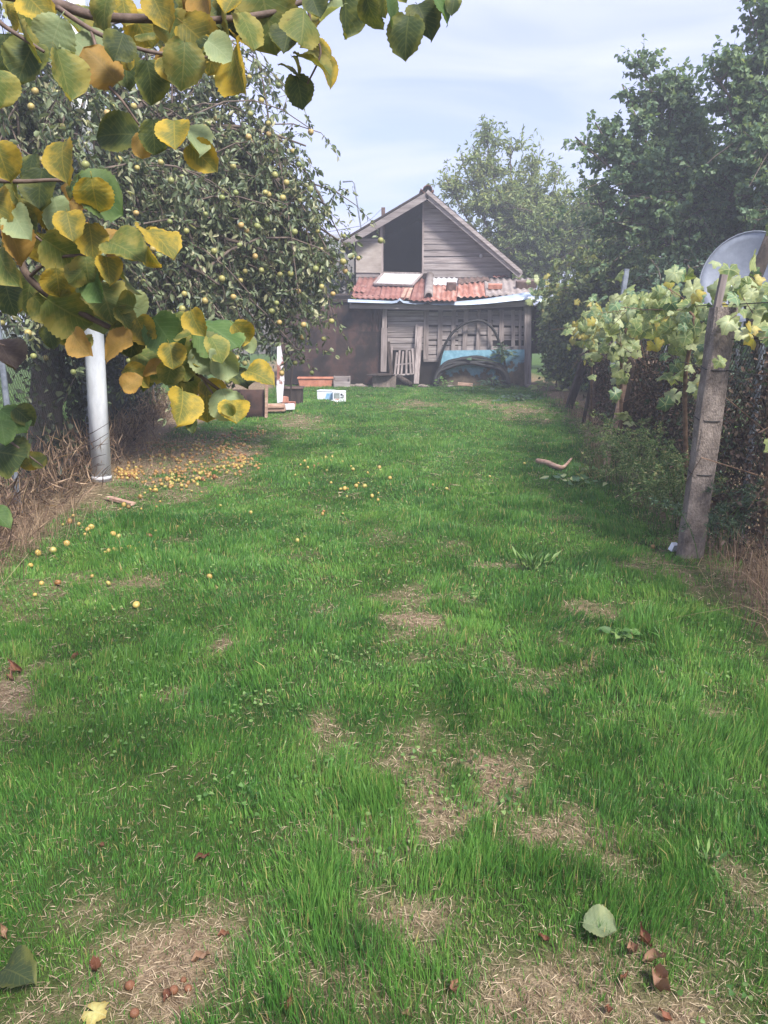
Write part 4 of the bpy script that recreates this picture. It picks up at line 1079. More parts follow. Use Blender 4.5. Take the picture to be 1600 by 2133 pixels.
sheet('corrugated_sheet', [rp(1165, 560), rp(1245, 556), rp(1240, 546), rp(1170, 548)], 'rust_red', 3, .014, lean, .08)
for va, vb in (((696, 662), (718, 612)), ((722, 664), (742, 612))):
    p = MB(); a, b = rp(*va) + [0, 0, .06], rp(*vb) + [0, 0, .06]; p.bar(a, b, .085, .02, (0, -.3, 1)); p.build('roof_lath', 'wood_warm', lean)
# crumpled zinc flashing along the eave
pts = [(412, 668), (520, 672), (640, 676), (668, 672), (682, 660), (700, 674), (760, 680), (805, 680), (826, 668), (842, 680), (900, 684), (1000, 682), (1100, 676), (1180, 668), (1280, 655), (1340, 648), (1375, 650), (1400, 652), (1446, 672)]
vs, fs = [], []
for i, (vx, vy) in enumerate(pts):
    q = Z1(vx, vy, 20.06); h = np.interp(vx, [412, 700, 900, 1300, 1446], [.07, .05, .07, .15, .2])
    vs += [(q[0], 20.02, q[2] - h * .35), (q[0], 20.06 + random.uniform(-.015, .015), q[2] + .01), (q[0], 20.06 + h * 1.2, q[2] + h * .75)]
for i in range(len(pts) - 1):
    for k in range(2): fs.append((i * 3 + k, i * 3 + 3 + k, i * 3 + 4 + k, i * 3 + 1 + k))
p = MB(); p.add(vs, fs); o = p.build('eave_flashing', 'zinc', shed); sd = o.modifiers.new('thickness', 'SOLIDIFY'); sd.thickness = .004
p = MB(); q0, q1, q2, q3 = Z1(1418, 640, 20.1), Z1(1446, 672, 20.05), Z1(1442, 624, 20.15), Z1(1428, 622, 20.2)
p.add([q0, q1, q2, q3, q0 + [0, .02, 0], q1 + [0, .02, 0], q2 + [0, .02, 0], q3 + [0, .02, 0]], [(0, 1, 2, 3), (7, 6, 5, 4), (0, 4, 5, 1), (1, 5, 6, 2), (2, 6, 7, 3), (3, 7, 4, 0)]); p.build('flashing_end', 'zinc', shed)
# fascia beam in two lengths
for (va, vb) in (((420, 692), (968, 702)), ((960, 700), (1360, 680))):
    p = MB(); a, b = Z1(va[0], va[1], 20.2), Z1(vb[0], vb[1], 20.2 if vb[0] > 1000 else 20.2); a[1] = b[1] = 20.2 + (.03 if va[0] > 900 else 0); p.bar(a, b, .13, .08); p.build('fascia_beam', 'wood_h', shed)
# posts
def vbar(name, vx0, vy0, vx1, vy1, w, d, y, mat='wood_v', parent=None, y2=None):
    a, b = Z1(vx0, vy0, y), Z1(vx1, vy1, y if y2 is None else y2)
    p = MB(); p.bar(a, b, w, d); return p.build(name, mat, parent or shed)
vbar('post', 606, 705, 602, 812, .12, .12, YF - .14)
vbar('post', 602, 808, 598, 1035, .155, .14, YF - .15)
vbar('post', 1347, 690, 1347, 1105, .17, .15, YF - .14)
# front wall backing and its boards
fw = MB()
a, b = Z1(600, 700, YF), Z1(1365, 1100, YF)
fw.box(((a[0] + b[0]) / 2, YF + .05, a[2] / 2), (b[0] - a[0], .03, a[2] + .05))
front = fw.build('front_wall', 'painted_shade', shed)
# door planks
ed = [715, 745, 772, 800, 830, 857, 886, 924]
for i in range(len(ed) - 1):
    a, b = Z1(619, ed[i] + 1 + random.uniform(0, 1.5), YF), Z1(806, ed[i + 1], YF)
    p = MB(); p.box(((a[0] + b[0]) / 2, YF - random.uniform(0, .012), (a[2] + b[2]) / 2), (b[0] - a[0], .03, a[2] - b[2] - .008), (0, R(random.uniform(-.5, .5)), 0), .006); p.build('plank', 'wood_h', front)
# horizontal slats with gaps behind the battens
ed = [716, 742, 768, 798, 826, 846, 872, 896, 922, 945, 972]
for i in range(len(ed) - 1):
    for (v0, v1) in ((812, 985), (985, 1165), (1165, 1335)):
        if random.random() < .06: continue
        k = random.uniform(0, 4); sh = random.uniform(-4, 4)
        a, b = Z1(v0 + random.uniform(0, 3), ed[i] + 1 + k + sh, YF), Z1(v1, ed[i + 1] - 1 + sh, YF)
        p = MB(); p.box(((a[0] + b[0]) / 2, YF + random.uniform(-.006, .008), (a[2] + b[2]) / 2), (b[0] - a[0], .024, max(.06, a[2] - b[2])), (0, R(random.uniform(-.8, .8)), 0), .006); p.build('slat', 'wood_h', front)
for v, w_, vb, tilt in ((818, .13, 972, 0), (893, .12, 970, -4), (962, .11, 935, -4), (1027, .12, 930, -9), (1092, .1, 960, -2), (1148, .1, 910, 2), (1210, .12, 900, 2), (1270, .09, 905, 2), (1308, .07, 925, 0)):
    vbar('batten', v + 2, 714, v + tilt, vb, w_, .03, YF - .045, parent=front)
p = MB(); a, b = Z1(806, 962, YF), Z1(890, 978, YF); p.box(((a[0] + b[0]) / 2, YF - .03, (a[2] + b[2]) / 2), (b[0] - a[0], .03, a[2] - b[2] + .05)); p.build('plank', 'wood_h', front)
vbar('brace', 1092, 790, 1082, 960, .07, .03, YF - .085, parent=front)
# blue painted panel below
p = MB(); a, b, c_, d_ = Z1(898, 926, YF - .16), Z1(1338, 920, YF - .16), Z1(1345, 1135, YF - .16), Z1(870, 1105, YF - .16)
p.prism([(d_[0], -.05), (c_[0], -.05), (b[0], b[2]), (a[0], a[2])], YF - .19, YF - .12)
bp_ = p.build('lower_panel', 'blue_panel', shed); bp_['label'] = 'flaking light blue panel stained brown below'
# dark rusty metal sheets left of the post
for (v0, v1, w0, w1, dy) in ((40, 535, 690, 836, 0.0), (530, 592, 690, 840, -.012), (40, 592, 826, 1100, -.02)):
    a, b = Z1(v0, w0, YF - .05), Z1(v1, w1, YF - .05)
    p = MB(); zt = a[2]; zl = max(b[2], -.05); vs, fs = [], []
    for j in range(5):
        for i in range(17):
            x = a[0] + (b[0] - a[0]) * i / 16; z = zl + (zt - zl) * j / 4
            vs.append((x, YF - .06 + dy + .012 * math.sin(i * 1.3 + j) + .008 * math.sin(j * 2.1 + i * .6), z))
    for j in range(4):
        for i in range(16): q = j * 17 + i; fs.append((q, q + 1, q + 18, q + 17))
    p.add(vs, fs); o = p.build('metal_sheet', 'rusty_wall', shed); sd = o.modifiers.new('thickness', 'SOLIDIFY'); sd.thickness = .006
p = MB(); a = Z1(40, 690, YF)[0]; b = Z1(600, 690, YF)[0]; p.box(((a + b) / 2, YF + .03, 1.15), (b - a, .04, 2.3)); p.box((a, YF + .9, 1.15), (.05, 1.8, 2.3)); p.build('side_wall', 'painted_shade', shed)
p = MB(); a, b = Z1(300, 650, 20.7), Z1(428, 700, 20.7)
p.box(((a[0] + b[0]) / 2 - .9, 21.3, a[2] + .02), (2.4, 1.8, .06), (R(7), 0, 0)); p.build('side_roof', 'wood_dark', shed)
# open bay at the right corner, its shade painted as near-black panels
p = MB(); a = Z1(1362, 700, YF + .3); b = Z1(1445, 940, YF + .3)
p.box(((a[0] + b[0]) / 2 + .1, YF + 1.0, (a[2] + b[2]) / 2), (b[0] - a[0] + .4, .05, a[2] - b[2])); p.box(((a[0] + b[0]) / 2 + .1, YF + .6, a[2] + .02), (b[0] - a[0] + .4, 1.2, .05)); p.build('side_bay', 'painted_shade', shed)
for v in (745, 790, 830, 868, 900, 930):
    p = MB(); q = Z1(1400, v, YF + .45); p.box((q[0] + .1, YF + .45, q[2]), (.75, .03, .1), (0, R(random.uniform(-3, 3)), 0)); p.build('plank', 'wood_dark', shed)

# ------------------------------------------------------------------ loose things on and around the shed
def solo(mb, name, mat, label, cat, group=None, smooth=False, origin=None):
    o = mb.build(name, mat, None, smooth, origin); return tag(o, label, cat, group)
def brick(q, rot, label, mat='brick_dark', size=(.25, .12, .075), group='bricks weighing down the lean-to roof'):
    p = MB(); p.box((0, 0, 0), size, None, .006); me = p.mesh('brick'); o = link('brick', me, mat, None, q); o.rotation_euler = rot; return tag(o, label, 'brick', group)
sl = math.atan2(rp(900, 556)[2] - rp(900, 656)[2], rp(900, 556)[1] - rp(900, 656)[1])
brick(rp(950, 622) + [0, 0, .15], (sl, 0, R(8)), 'dark brick standing on the pale rust-streaked roof sheet', size=(.24, .12, .19))
brick(rp(1178, 618) + [0, 0, .13], (sl, 0, R(-6)), 'reddish brick lying alone on the grey roof sheet', 'brick_clay', (.36, .12, .12))
brick(rp(1318, 610) + [0, 0, .14], (sl, 0, R(4)), 'left one of two big dark blocks on the roof corner', size=(.3, .18, .17))
brick(rp(1368, 606) + [0, 0, .14], (sl, 0, R(-5)), 'right one of two big dark blocks on the roof corner', size=(.26, .18, .18))
# old white door leaf lying on the sheets
def lying(vc, lift):
    return [rp(*v) + [0, 0, lift] for v in vc]
t = thing('discarded_panel', tuple(rp(670, 575) + [0, 0, .08]), 'old white board with raised rim lying on the lean-to roof', 'board')
c = lying([(548, 600), (748, 607), (802, 546), (597, 541)], .10)
p = MB(); vs = [tuple(q) for q in c] + [tuple(q - np.array([0, 0, .03])) for q in c]
p.add(vs, [(0, 1, 2, 3), (7, 6, 5, 4), (0, 4, 5, 1), (1, 5, 6, 2), (2, 6, 7, 3), (3, 7, 4, 0)]); p.build('panel', 'white_worn', t)
for i in range(4):
    p = MB(); a, b = c[i], c[(i + 1) % 4]; p.bar(a + [0, 0, .012], b + [0, 0, .012], .06, .03, (0, -.3, 1)); p.build('rim', 'wood_v', t)
# half-round clay pipe piece
p = MB(); vs, fs = [], []
a, b = rp(832, 660) + [0, 0, .07], rp(838, 556) + [0, 0, .1]
for k, q in enumerate((a, b)):
    for j in range(8):
        an = math.pi * j / 7
        for r_ in (.11, .088): vs.append((q[0] + math.cos(an) * r_, q[1], q[2] + math.sin(an) * r_))
n = 16
for j in range(7):
    e = 2 * j; fs += [(e, e + n, e + 2 + n, e + 2), (e + 1, e + 3, e + 3 + n, e + 1 + n), (e, e + 2, e + 3, e + 1), (e + n, e + 1 + n, e + 3 + n, e + 2 + n)]
p.add(vs, fs); solo(p, 'gutter_pipe', 'asbestos', 'grey half-round pipe laid down the slope of the rusty roof', 'pipe', None, True)

# black hose: one big arch leaning on the wall and a coil lying against the blue panel
def hose(name, label, cyc, rad, closed=False):
    p = MB(); p.tube(cyc, rad, 8); return solo(p, name, 'rubber', label, 'hose', None, True)
arch = [Z1(vx, vy, YF - .27) for vx, vy in ((885, 1020), (895, 960), (920, 890), (965, 825), (1020, 785), (1075, 770), (1120, 775), (1160, 805), (1190, 855), (1215, 930), (1230, 1000), (1235, 1050))]
arch = [np.array(q) for q in arch]
def smooth_path(P, n=6):
    out = []
    for i in range(len(P) - 1):
        p0, p1, p2, p3 = P[max(i - 1, 0)], P[i], P[i + 1], P[min(i + 2, len(P) - 1)]
        for k in range(n):
            t = k / n
            out.append(.5 * ((2 * p1) + (-p0 + p2) * t + (2 * p0 - 5 * p1 + 4 * p2 - p3) * t * t + (-p0 + 3 * p1 - 3 * p2 + p3) * t ** 3))
    return out + [P[-1]]
hose('black_hose', 'black hose standing in a tall arch against the slatted wall', smooth_path(arch), .034)
coil = []
for k, (xa, xb, top, dy) in enumerate(((872, 1236, 968, 0), (868, 1246, 976, .05), (880, 1228, 988, .09), (864, 1252, 984, .13), (876, 1240, 962, .03), (870, 1250, 970, .10), (866, 1243, 994, .16))):
    pa, pb, pt = Z1(xa, 1094, YF - .5 - dy), Z1(xb, 1096, YF - .5 - dy), Z1((xa + xb) / 2 + 15, top, YF - .24 - dy)
    m_ = 22
    for i in range(m_ + 1):
        a = math.pi * i / m_; c_ = math.cos(a); u_ = math.sin(a) ** .62
        x = (pa[0] + pb[0]) / 2 - (pb[0] - pa[0]) / 2 * c_
        coil.append(np.array([x, pa[1] + (pt[1] - pa[1]) * u_, .03 + (pt[2] - .03) * u_ + .02 * math.sin(i * .8 + k)]) if k % 2 == 0 else np.array([(pa[0] + pb[0]) - x, pa[1] + (pt[1] - pa[1]) * u_, .03 + (pt[2] - .03) * u_ + .02 * math.sin(i * .7 + k)]))
hose('black_hose', 'thick coil of black hose resting against the blue panel', coil, .046)

# slatted rack leaning by the door post
t = thing('slatted_rack', tuple(Z1(705, 1050, YF - .35)), 'grey slatted wooden rack leaning under the planked door', 'rack')
for (x0, y0, x1, y1) in ((668, 935, 656, 1058), (682, 925, 672, 1056), (700, 930, 690, 1054), (718, 922, 716, 1050), (733, 928, 740, 1050), (748, 915, 755, 1048)):
    p = MB(); p.bar(Z1(x0, y0, YF - .22), Z1(x1, y1, YF - .42), .05, .018); p.build('slat', 'wood_v', t)
for (x0, y0, x1, y1, yy) in ((660, 1000, 752, 990, YF - .31), (652, 1056, 760, 1045, YF - .40)):
    p = MB(); p.bar(Z1(x0, y0, yy), Z1(x1, y1, yy), .04, .02); p.build('rail', 'wood_h', t)
def board(va, vb, w_, d, ya, yb, label, mat='wood_v', name='board'):
    p = MB(); a, b = Z1(va[0], va[1], ya), Z1(vb[0], vb[1], yb); p.bar(a, b, w_, d); return solo(p, name, mat, label, 'board')
board((790, 800), (768, 1098), .13, .04, YF - .1, YF - .5, 'long split board leaning right of the slatted rack')
board((772, 790), (760, 1090), .07, .03, YF - .08, YF - .42, 'thin board leaning just behind the long split board')
board((622, 880), (640, 1056), .09, .03, YF - .12, YF - .4, 'narrow dark board leaning left of the slatted rack', 'wood_dark')
board((642, 905), (632, 1060), .05, .025, YF - .1, YF - .34, 'short grey stick leaning beside the narrow dark board', 'wood_v')
p = MB(); a, b = Z1(670, 1062, YF - .55), Z1(742, 1102, YF - .9); p.tube([a, (a + b) / 2 + [0, 0, .01], b], [.07, .065, .06], 9); solo(p, 'log', 'bark', 'grey log lying on the ground in front of the rack', 'log', None, True)
# block with a warped dark lid
t = thing('concrete_block', tuple(Z1(600, 1085, YF - .45)), 'concrete block under a warped dark board by the door post', 'block')
p = MB(); a = Z1(600, 1082, YF - .45); p.box((a[0], a[1], .13), (.62, .4, .3), (0, R(2), R(4)), .02); p.build('block', 'concrete_dark', t)
p = MB(); p.lathe((a[0] - .08, a[1] - .02, .29), [(.05, .0), (.36, .01), (.38, .03), (.2, .06), (.03, .07)], 14); p.build('lid', 'wood_dark', t)
# terracotta planter trough
t = thing('planter_trough', tuple(Z1(252, 1100, YF - .55)), 'long empty terracotta planter trough against the dark metal wall', 'planter')
c = G(661, 804); cx, cy = c[0], YF - .55
def trough(x, y, L0, W0, L1, W1, H, th):
    vs = []
    for (L, W_, z) in ((L0, W0, 0), (L1, W1, H), (L1 - th * 2, W1 - th * 2, H), (L0 - th * 2, W0 - th * 2, th)):
        vs += [(x - L / 2, y - W_ / 2, z), (x + L / 2, y - W_ / 2, z), (x + L / 2, y + W_ / 2, z), (x - L / 2, y + W_ / 2, z)]
    fs = [(3, 2, 1, 0), (12, 13, 14, 15)]
    for k in range(3):
        for j in range(4): a, b = k * 4 + j, k * 4 + (j + 1) % 4; fs.append((a, b, b + 4, a + 4))
    return vs, fs
p = MB(); p.add(*trough(cx, cy, .80, .17, .88, .22, .25, .012)); p.build('trough', 'terracotta', t)
p = MB()
for (x0, y0, sx, sy) in ((cx, cy - .115, .91, .03), (cx, cy + .115, .91, .03), (cx - .445, cy, .03, .2), (cx + .445, cy, .03, .2)): p.box((x0, y0, .245), (sx, sy, .035))
p.build('rim', 'terracotta', t)
# small wooden frame crate
t = thing('wooden_crate', (Z1(382, 1080, YF - .5)[0], YF - .5, 0), 'small grey open crate beside the terracotta trough', 'crate')
cx = Z1(382, 1080, YF - .5)[0]; cy = YF - .5
for (x0, y0, z0, sx, sy, sz) in ((-.2, 0, .14, .025, .26, .28), (.2, 0, .14, .025, .26, .28), (0, -.13, .08, .4, .02, .14), (0, .13, .14, .4, .02, .28), (0, -.13, .27, .4, .025, .03), (0, 0, .012, .38, .24, .02)):
    p = MB(); p.box((cx + x0, cy + y0, z0), (sx, sy, sz), None, .004); p.build('side_board', 'wood_h', t)
# rubble along the wall foot
rub = [(430, 1088, .12, 'pale'), (470, 1092, .15, 'flat'), (500, 1086, .1, 'small'), (800, 1092, .12, 'grey'), (945, 1098, .1, 'light'), (820, 1098, .09, 'dark'), (560, 1096, .1, 'brown'), (1355, 1120, .12, 'corner')]
lab = ['pale broken stone left of the door by the metal wall', 'flat broken slab on the ground near the grey crate', 'small stone between the flat slab and the block', 'grey stone at the foot of the long split board', 'light stone below the blue panel near the coil', 'dark stone just right of the split board foot', 'brown stone by the concrete block', 'stone at the right corner post of the shed']
for (vx, vy, s_, _), l_ in zip(rub, lab):
    q = Z1(vx, vy, YF - .5); p = MB()
    bm_ = bmesh.new(); bmesh.ops.create_icosphere(bm_, subdivisions=2, radius=1)
    for v in bm_.verts: v.co *= 1 + random.uniform(-.16, .16)
    for v in bm_.verts: v.co = Vector((v.co.x * s_ * random.uniform(.95, 1.05), v.co.y * s_ * .7, v.co.z * s_ * .45))
    me = bpy.data.meshes.new('stone'); bm_.to_mesh(me); bm_.free()
    tag(link('stone', me, 'concrete', None, (q[0], YF - .5, s_ * .2)), l_, 'stone', 'stones at the foot of the shed')
board((985, 1098), (1062, 1104), .07, .1, YF - .55, YF - .6, 'short pale wooden board lying below the hose coil', 'wood_warm')

# ------------------------------------------------------------------ things left of the lawn end
V3 = lambda vx, vy: (480 + vx / 5.3333, 680 + vy / 5.3333)
def G3(vx, vy): return gp(*V3(vx, vy))
q = G3(200, 1025); Y0 = q[1]
a, b = W(*V3(-40, 690), Y0), W(*V3(385, 1020), Y0)
p = MB(); vs, fs = [], []
for j in range(4):
    for i in range(9): vs.append((a[0] + (b[0] - a[0]) * i / 8, Y0 + .02 * math.sin(i * .9) + j * .015, b[2] - .02 + (a[2] - b[2]) * j / 3))
for j in range(3):
    for i in range(8): k = j * 9 + i; fs.append((k, k + 1, k + 10, k + 9))
p.add(vs, fs); o = solo(p, 'metal_sheet', 'rusty_wall', 'rusty brown metal sheet standing in the grass under the apple tree', 'metal sheet', None, True, (a[0], Y0, 0)); sd = o.modifiers.new('thickness', 'SOLIDIFY'); sd.thickness = .006
p = MB(); p.bar(W(*V3(398, 1015), Y0 - .05), W(*V3(405, 640), Y0 - .05), .045, .05); solo(p, 'stake', 'wood_warm', 'pale wooden stake at the edge of the rusty metal sheet', 'stake')
# pointed peeled board
Y1 = 14.2
t0 = W(*V3(520, 850), Y1)
pl = [V3(522, 850), V3(578, 838), V3(600, 600), V3(592, 410), V3(556, 190), V3(520, 160), V3(520, 500), V3(513, 680)]
p = MB(); p.prism([xz(W(x, y, Y1)) for x, y in pl], Y1 - .015, Y1 + .015); o = solo(p, 'pointed_board', 'peeled_board', 'tall pointed board with peeling white and brown paint', 'board', None, False, (t0[0], Y1, t0[2]))
# lath bundle and bricks beside it
Yb = 13.9; t = thing('lath_bundle', tuple(gp(*V3(510, 935))), 'stack of short pale laths lying in front of the pointed board', 'laths')
for k, (v0, v1, z, dy) in enumerate(((415, 610, 930, 0), (412, 608, 912, .02), (418, 606, 892, -.01), (414, 600, 872, .03))):
    a, b = W(*V3(v0, z), Yb + dy), W(*V3(v1, z - 3), Yb + dy); p = MB(); p.bar(a, b, .03, .16); p.build('lath', 'wood_warm', t)
brick(W(*V3(630, 890), 14.1), (0, 0, R(15)), 'whitish brick at the end of the lath stack', 'white_worn', (.26, .13, .1), 'bricks beside the pointed board')
brick(W(*V3(650, 860), 14.35), (0, 0, R(-10)), 'pale pink brick behind the whitish brick', 'brick_clay', (.24, .12, .09), 'bricks beside the pointed board')
brick(W(*V3(596, 812), 14.3), (0, 0, R(30)), 'red half brick on top at the foot of the pointed board', 'brick_clay', (.13, .12, .11), 'bricks beside the pointed board')
# black tub
c = gp(*V3(690, 870)); t = thing('black_tub', tuple(c), 'dark open box standing behind the pointed board', 'box')
p = MB(); p.add(*trough(c[0], c[1] + .2, .36, .3, .38, .34, .33, .02)); 
p.v = [(v[0], v[1], v[2] + c[2]) for v in p.v]; p.build('tub', 'wood_dark', t)
p = MB(); p.add(*trough(c[0], c[1] + .2, .42, .38, .42, .38, .03, .012)); p.v = [(v[0], v[1], v[2] + c[2] + .31) for v in p.v]; p.build('rim', 'brick_dark', t)
p = MB(); a, b = W(*V3(645, 670), 15.2), W(*V3(698, 325), 15.2); a[2] = -.1; p.tube([a, b], .018, 7); solo(p, 'iron_rod', 'wood_dark', 'thin dark rod leaning upright behind the dark box', 'rod')
# two foam boxes on the lawn
def foam_box(vx0, vy0, vx1, vy1, rz, label):
    c = gp(*V3((vx0 + vx1) / 2, vy1)); s = c[1] / FPX / 5.3333 * 1.02
    wx, hz = (vx1 - vx0) * s, (vy1 - vy0) * s
    t = thing('foam_box', tuple(c), label, 'box', 'white boxes on the lawn'); t.rotation_euler.z = rz
    def part(name, mat, ctr, size):
        p = MB(); p.box(ctr, size, None, .003); me = p.mesh(name); return link(name, me, mat, t)
    part('carton', 'foam', (0, .11, hz * .48), (wx, .2, hz * .94)); part('lid', 'foam', (0, .11, hz * .97), (wx * 1.03, .215, hz * .1))
    return t, part, wx, hz
t, part, wx, hz = foam_box(962, 708, 1142, 812, R(-14), 'white foam box with pale blue print on the lawn')
pb = MB(); pb.prism([(-.02 * wx, .12 * hz), (.49 * wx, .02 * hz), (.49 * wx, .8 * hz), (.1 * wx, .72 * hz)], -.004, .003); link('print', pb.mesh('print'), 'print_blue', t, (0, .008, 0))
t, part, wx, hz = foam_box(1142, 718, 1282, 826, R(6), 'white foam box with grey picture and black mark on the lawn')
part('print', 'print_grey', (-.2 * wx, .008, .58 * hz), (.46 * wx, .006, .52 * hz)); part('print', 'print_dark', (.17 * wx, .008, .68 * hz), (.16 * wx, .006, .2 * hz)); part('print', 'print_dark', (.3 * wx, .008, .56 * hz), (.1 * wx, .006, .12 * hz))
part('print', 'print_grey', (.2 * wx, .0085, .4 * hz), (.26 * wx, .005, .18 * hz)); part('print', 'print_red', (-.2 * wx, .008, .2 * hz), (.34 * wx, .006, .1 * hz))
c = gp(*V3(1200, 832)); p = MB(); p.box((c[0], c[1] - .04, c[2] + .025), (.32, .08, .04), (0, 0, R(2)), .004); solo(p, 'foam_strip', 'foam', 'thin white foam strip lying before the picture box', 'foam strip')

# antenna mast and wires behind the shed
p = MB(); pts = [W(752, 475, 24), W(745, 430, 24), W(738, 382, 24), W(734, 377, 24), W(714, 379, 24)]; pts = [W(756, 520, 24) * [1, 1, 0]] + pts
p.tube(pts, .022, 7); p.tube([W(740, 402, 24), W(736, 398, 24), W(735, 388, 24)], .015, 6); solo(p, 'bent_mast', 'galv', 'thin bent metal mast rising beside the shed roof', 'mast', None, True)
p = MB(); p.tube([W(600, 497, 26), W(700, 480, 25), W(750, 471, 24)], .008, 4); p.tube([W(752, 471, 24), W(775, 455, 23.8), W(798, 432, 23.5)], .006, 4); solo(p, 'overhead_wire', 'wire', 'thin wire strung from the mast to the shed', 'wire')
nb = thing('neighbour_house', (-4.5, 42, 0), 'grey roof of a distant house just left of the shed', 'house')
q = W(735, 493, 42); p = MB(); p.box((-5.5, 45, (q[2] - .5) / 2), (8, 5.6, q[2] - .5)); p.build('wall', 'far_wall', nb)
p = MB(); p.prism([(-9.9, q[2] - .6), (-1.5, q[2] - .6), (-1.6, q[2] - .45), (-2.2, q[2] + .12), (-9.2, q[2] + .12)], 42.0, 48.2); p.build('roof', 'far_roof', nb)

# ================================================================== RIGHT SIDE: posts, vine, dish
def post(name, label, base_px, top_px, Y, w, mat, d=None, ytop=None, bands=(), group=None, r=None):
    b = G(*base_px); tpt = W(top_px[0], top_px[1], ytop or b[1])
    root = thing(name, (b[0], b[1], 0), label, 'post', group)
    a = np.array([b[0], b[1], -.25]); a = a - (tpt - b) / max(.1, tpt[2]) * .0
    p = MB(); nseg = 9; vs, fs = [], []
    T = Vector(tpt - b).normalized(); X = Vector((1, 0, 0)); X = (X - T * X.dot(T)).normalized(); Yv = T.cross(X)
    for k in range(nseg + 1):
        c = Vector(b) + (Vector(tpt) - Vector(b)) * (k / nseg) + (T * -.2 if k == 0 else Vector((0, 0, 0)))
        for cx, cy in ((-1, -.8), (-.8, -1), (.8, -1), (1, -.8), (1, .8), (.8, 1), (-.8, 1), (-1, .8)):
            j = random.uniform(.94, 1.05)
            vs.append(c + X * (cx * w / 2 * j) + Yv * (cy * (d or w) / 2 * j))
    n = 8
    for k in range(nseg):
        for j in range(n): fs.append((k * n + j, k * n + (j + 1) % n, (k + 1) * n + (j + 1) % n, (k + 1) * n + j))
    fs += [tuple(range(n - 1, -1, -1)), tuple(range(nseg * n, nseg * n + n))]
    p.add(vs, fs); p.build('shaft', mat, root)
    for f_ in bands:
        c = Vector(b) + (Vector(tpt) - Vector(b)) * f_; q = MB(); pts = []
        for j in range(13):
            an = 2 * math.pi * j / 12; k = 1 / max(abs(math.cos(an)), abs(math.sin(an)))
            pts.append(c + X * (math.cos(an) * k * w * .53) + Yv * (math.sin(an) * k * (d or w) * .53) + T * (.012 * math.sin(an)))
        q.tube(pts, .0035, 5); q.build('wire_tie', 'rubber', root)
    return root, b, tpt
pr, pb_, pt_ = post('concrete_post', 'thick pitted concrete post leaning outward in front of the fence', (1436, 1162), (1508, 640), None, .15, 'concrete', .12, bands=(.36, .575, .77))
p = MB(); a = W(1490, 660, pb_[1] - .02); b = W(1508, 572, pb_[1] - .02); p.bar(a, b, .04, .035); p.build('top_stake', 'wood_v', pr)
post('wooden_post', 'slim weathered post standing where the feathery weeds begin', (1262, 975), (1300, 800), None, .06, 'wood_warm', .05, bands=(.45,))
post('wooden_post', 'mossy dark post hidden by hanging vine leaves', (1275, 968), (1325, 690), None, .10, 'wood_dark', .1)
post('wooden_post', 'dark slanting post at the far end of the vine row', (1185, 850), (1232, 705), None, .14, 'wood_dark', .13)
post('wooden_post', 'reddish brown slanting post beside the dark slanting one', (1232, 868), (1258, 715), None, .12, 'brick_dark', .11)
post('wooden_post', 'thin dark stake between the two slanting posts', (1215, 880), (1245, 730), None, .05, 'wood_dark', .05)
p = MB(); p.bar(W(1275, 760, 10.2), W(1306, 560, 10.2), .055, .05); o = solo(p, 'metal_rod', 'galv', 'thin grey rod sticking up out of the vine leaves', 'rod')
p = MB(); p.tube([np.array([3.36, 6.0, -.1]), W(1560, 610, 6.6), W(1612, 480, 6.9)], [.07, .06, .055], 9); solo(p, 'tree_pole', 'bark', 'dark slanting pole crossing in front of the dish', 'pole', None, True)
# trellis wires
for i, (z0, z1) in enumerate(((1.72, 1.78), (1.5, 1.55), (1.3, 1.32))):
    p = MB(); p.tube([(xr(2.6) + .25, 2.6, z0), (pb_[0] + .12 * z0 / 1.6, pb_[1] - .07, z0), (xr(8.5) + .1, 8.6, (z0 + z1) / 2), (xr(13.8) + .2, 14.2, z1)], .0035, 5)
    solo(p, 'trellis_wire', 'wire', ('top wire of the vine trellis', 'middle wire of the vine trellis', 'lowest wire of the vine trellis')[i] + ' along the right side', 'wire', 'wires of the vine trellis')

# grape leaf: lobed, toothed, cupped
def grape_leaf(seed):
    rg = random.Random(seed); vs, fs = [(0, .12, 0)], []
    n = 30; lob = [-148, -70, 0, 70, 148]; fa, fb = rg.uniform(-.5, .3), rg.uniform(-.3, .5); ph = rg.uniform(0, 6)
    def zz(x, y):
        return -.5 * (x * x + y * y) * (1 + .5 * fa) + fb * .3 * abs(x) + .05 * math.sin(6 * x + ph) + .04 * math.sin(5 * y + 2 * ph)
    for ring in (.5, 1.0):
        for i in range(n):
            a = -170 + 340 * i / (n - 1)
            r = max(math.exp(-((a - l) / 27) ** 2) * (1.0 if abs(l) < 1 else .88 if abs(l) < 80 else .7) for l in lob) * .22 + .36
            if ring == 1.0: r *= (1.06 if i % 2 else .95) * rg.uniform(.97, 1.03)
            x, y = math.sin(R(a)) * r * ring, math.cos(R(a)) * r * ring
            vs.append((x * 1.05, y + .12, zz(x, y) + (.02 * math.cos(R(a) * 5) if ring == .5 else 0)))
    for i in range(1, n):
        fs.append((0, i + 1, i)); fs.append((i, i + 1, i + 1 + n, i + n))
    p = MB(); p.add(vs, fs); me = p.mesh('leaf', (0, 0, 0), True)
    return me
GL = [grape_leaf(k) for k in range(5)]
def leaf_variants(base, mats):
    out = {}
    for m_ in mats:
        out[m_] = []
        for me in base:
            c = me.copy(); c.materials.clear(); c.materials.append(MATS[m_]); out[m_].append(c)
    return out
GV = leaf_variants(GL, ('vine_green', 'vine_pale', 'vine_yellow', 'vine_dark'))
def orient(D, N):
    D = Vector(D).normalized(); N = Vector(N); X = D.cross(N).normalized(); Nn = X.cross(D)
    return Matrix((X, D, Nn)).transposed().to_euler()
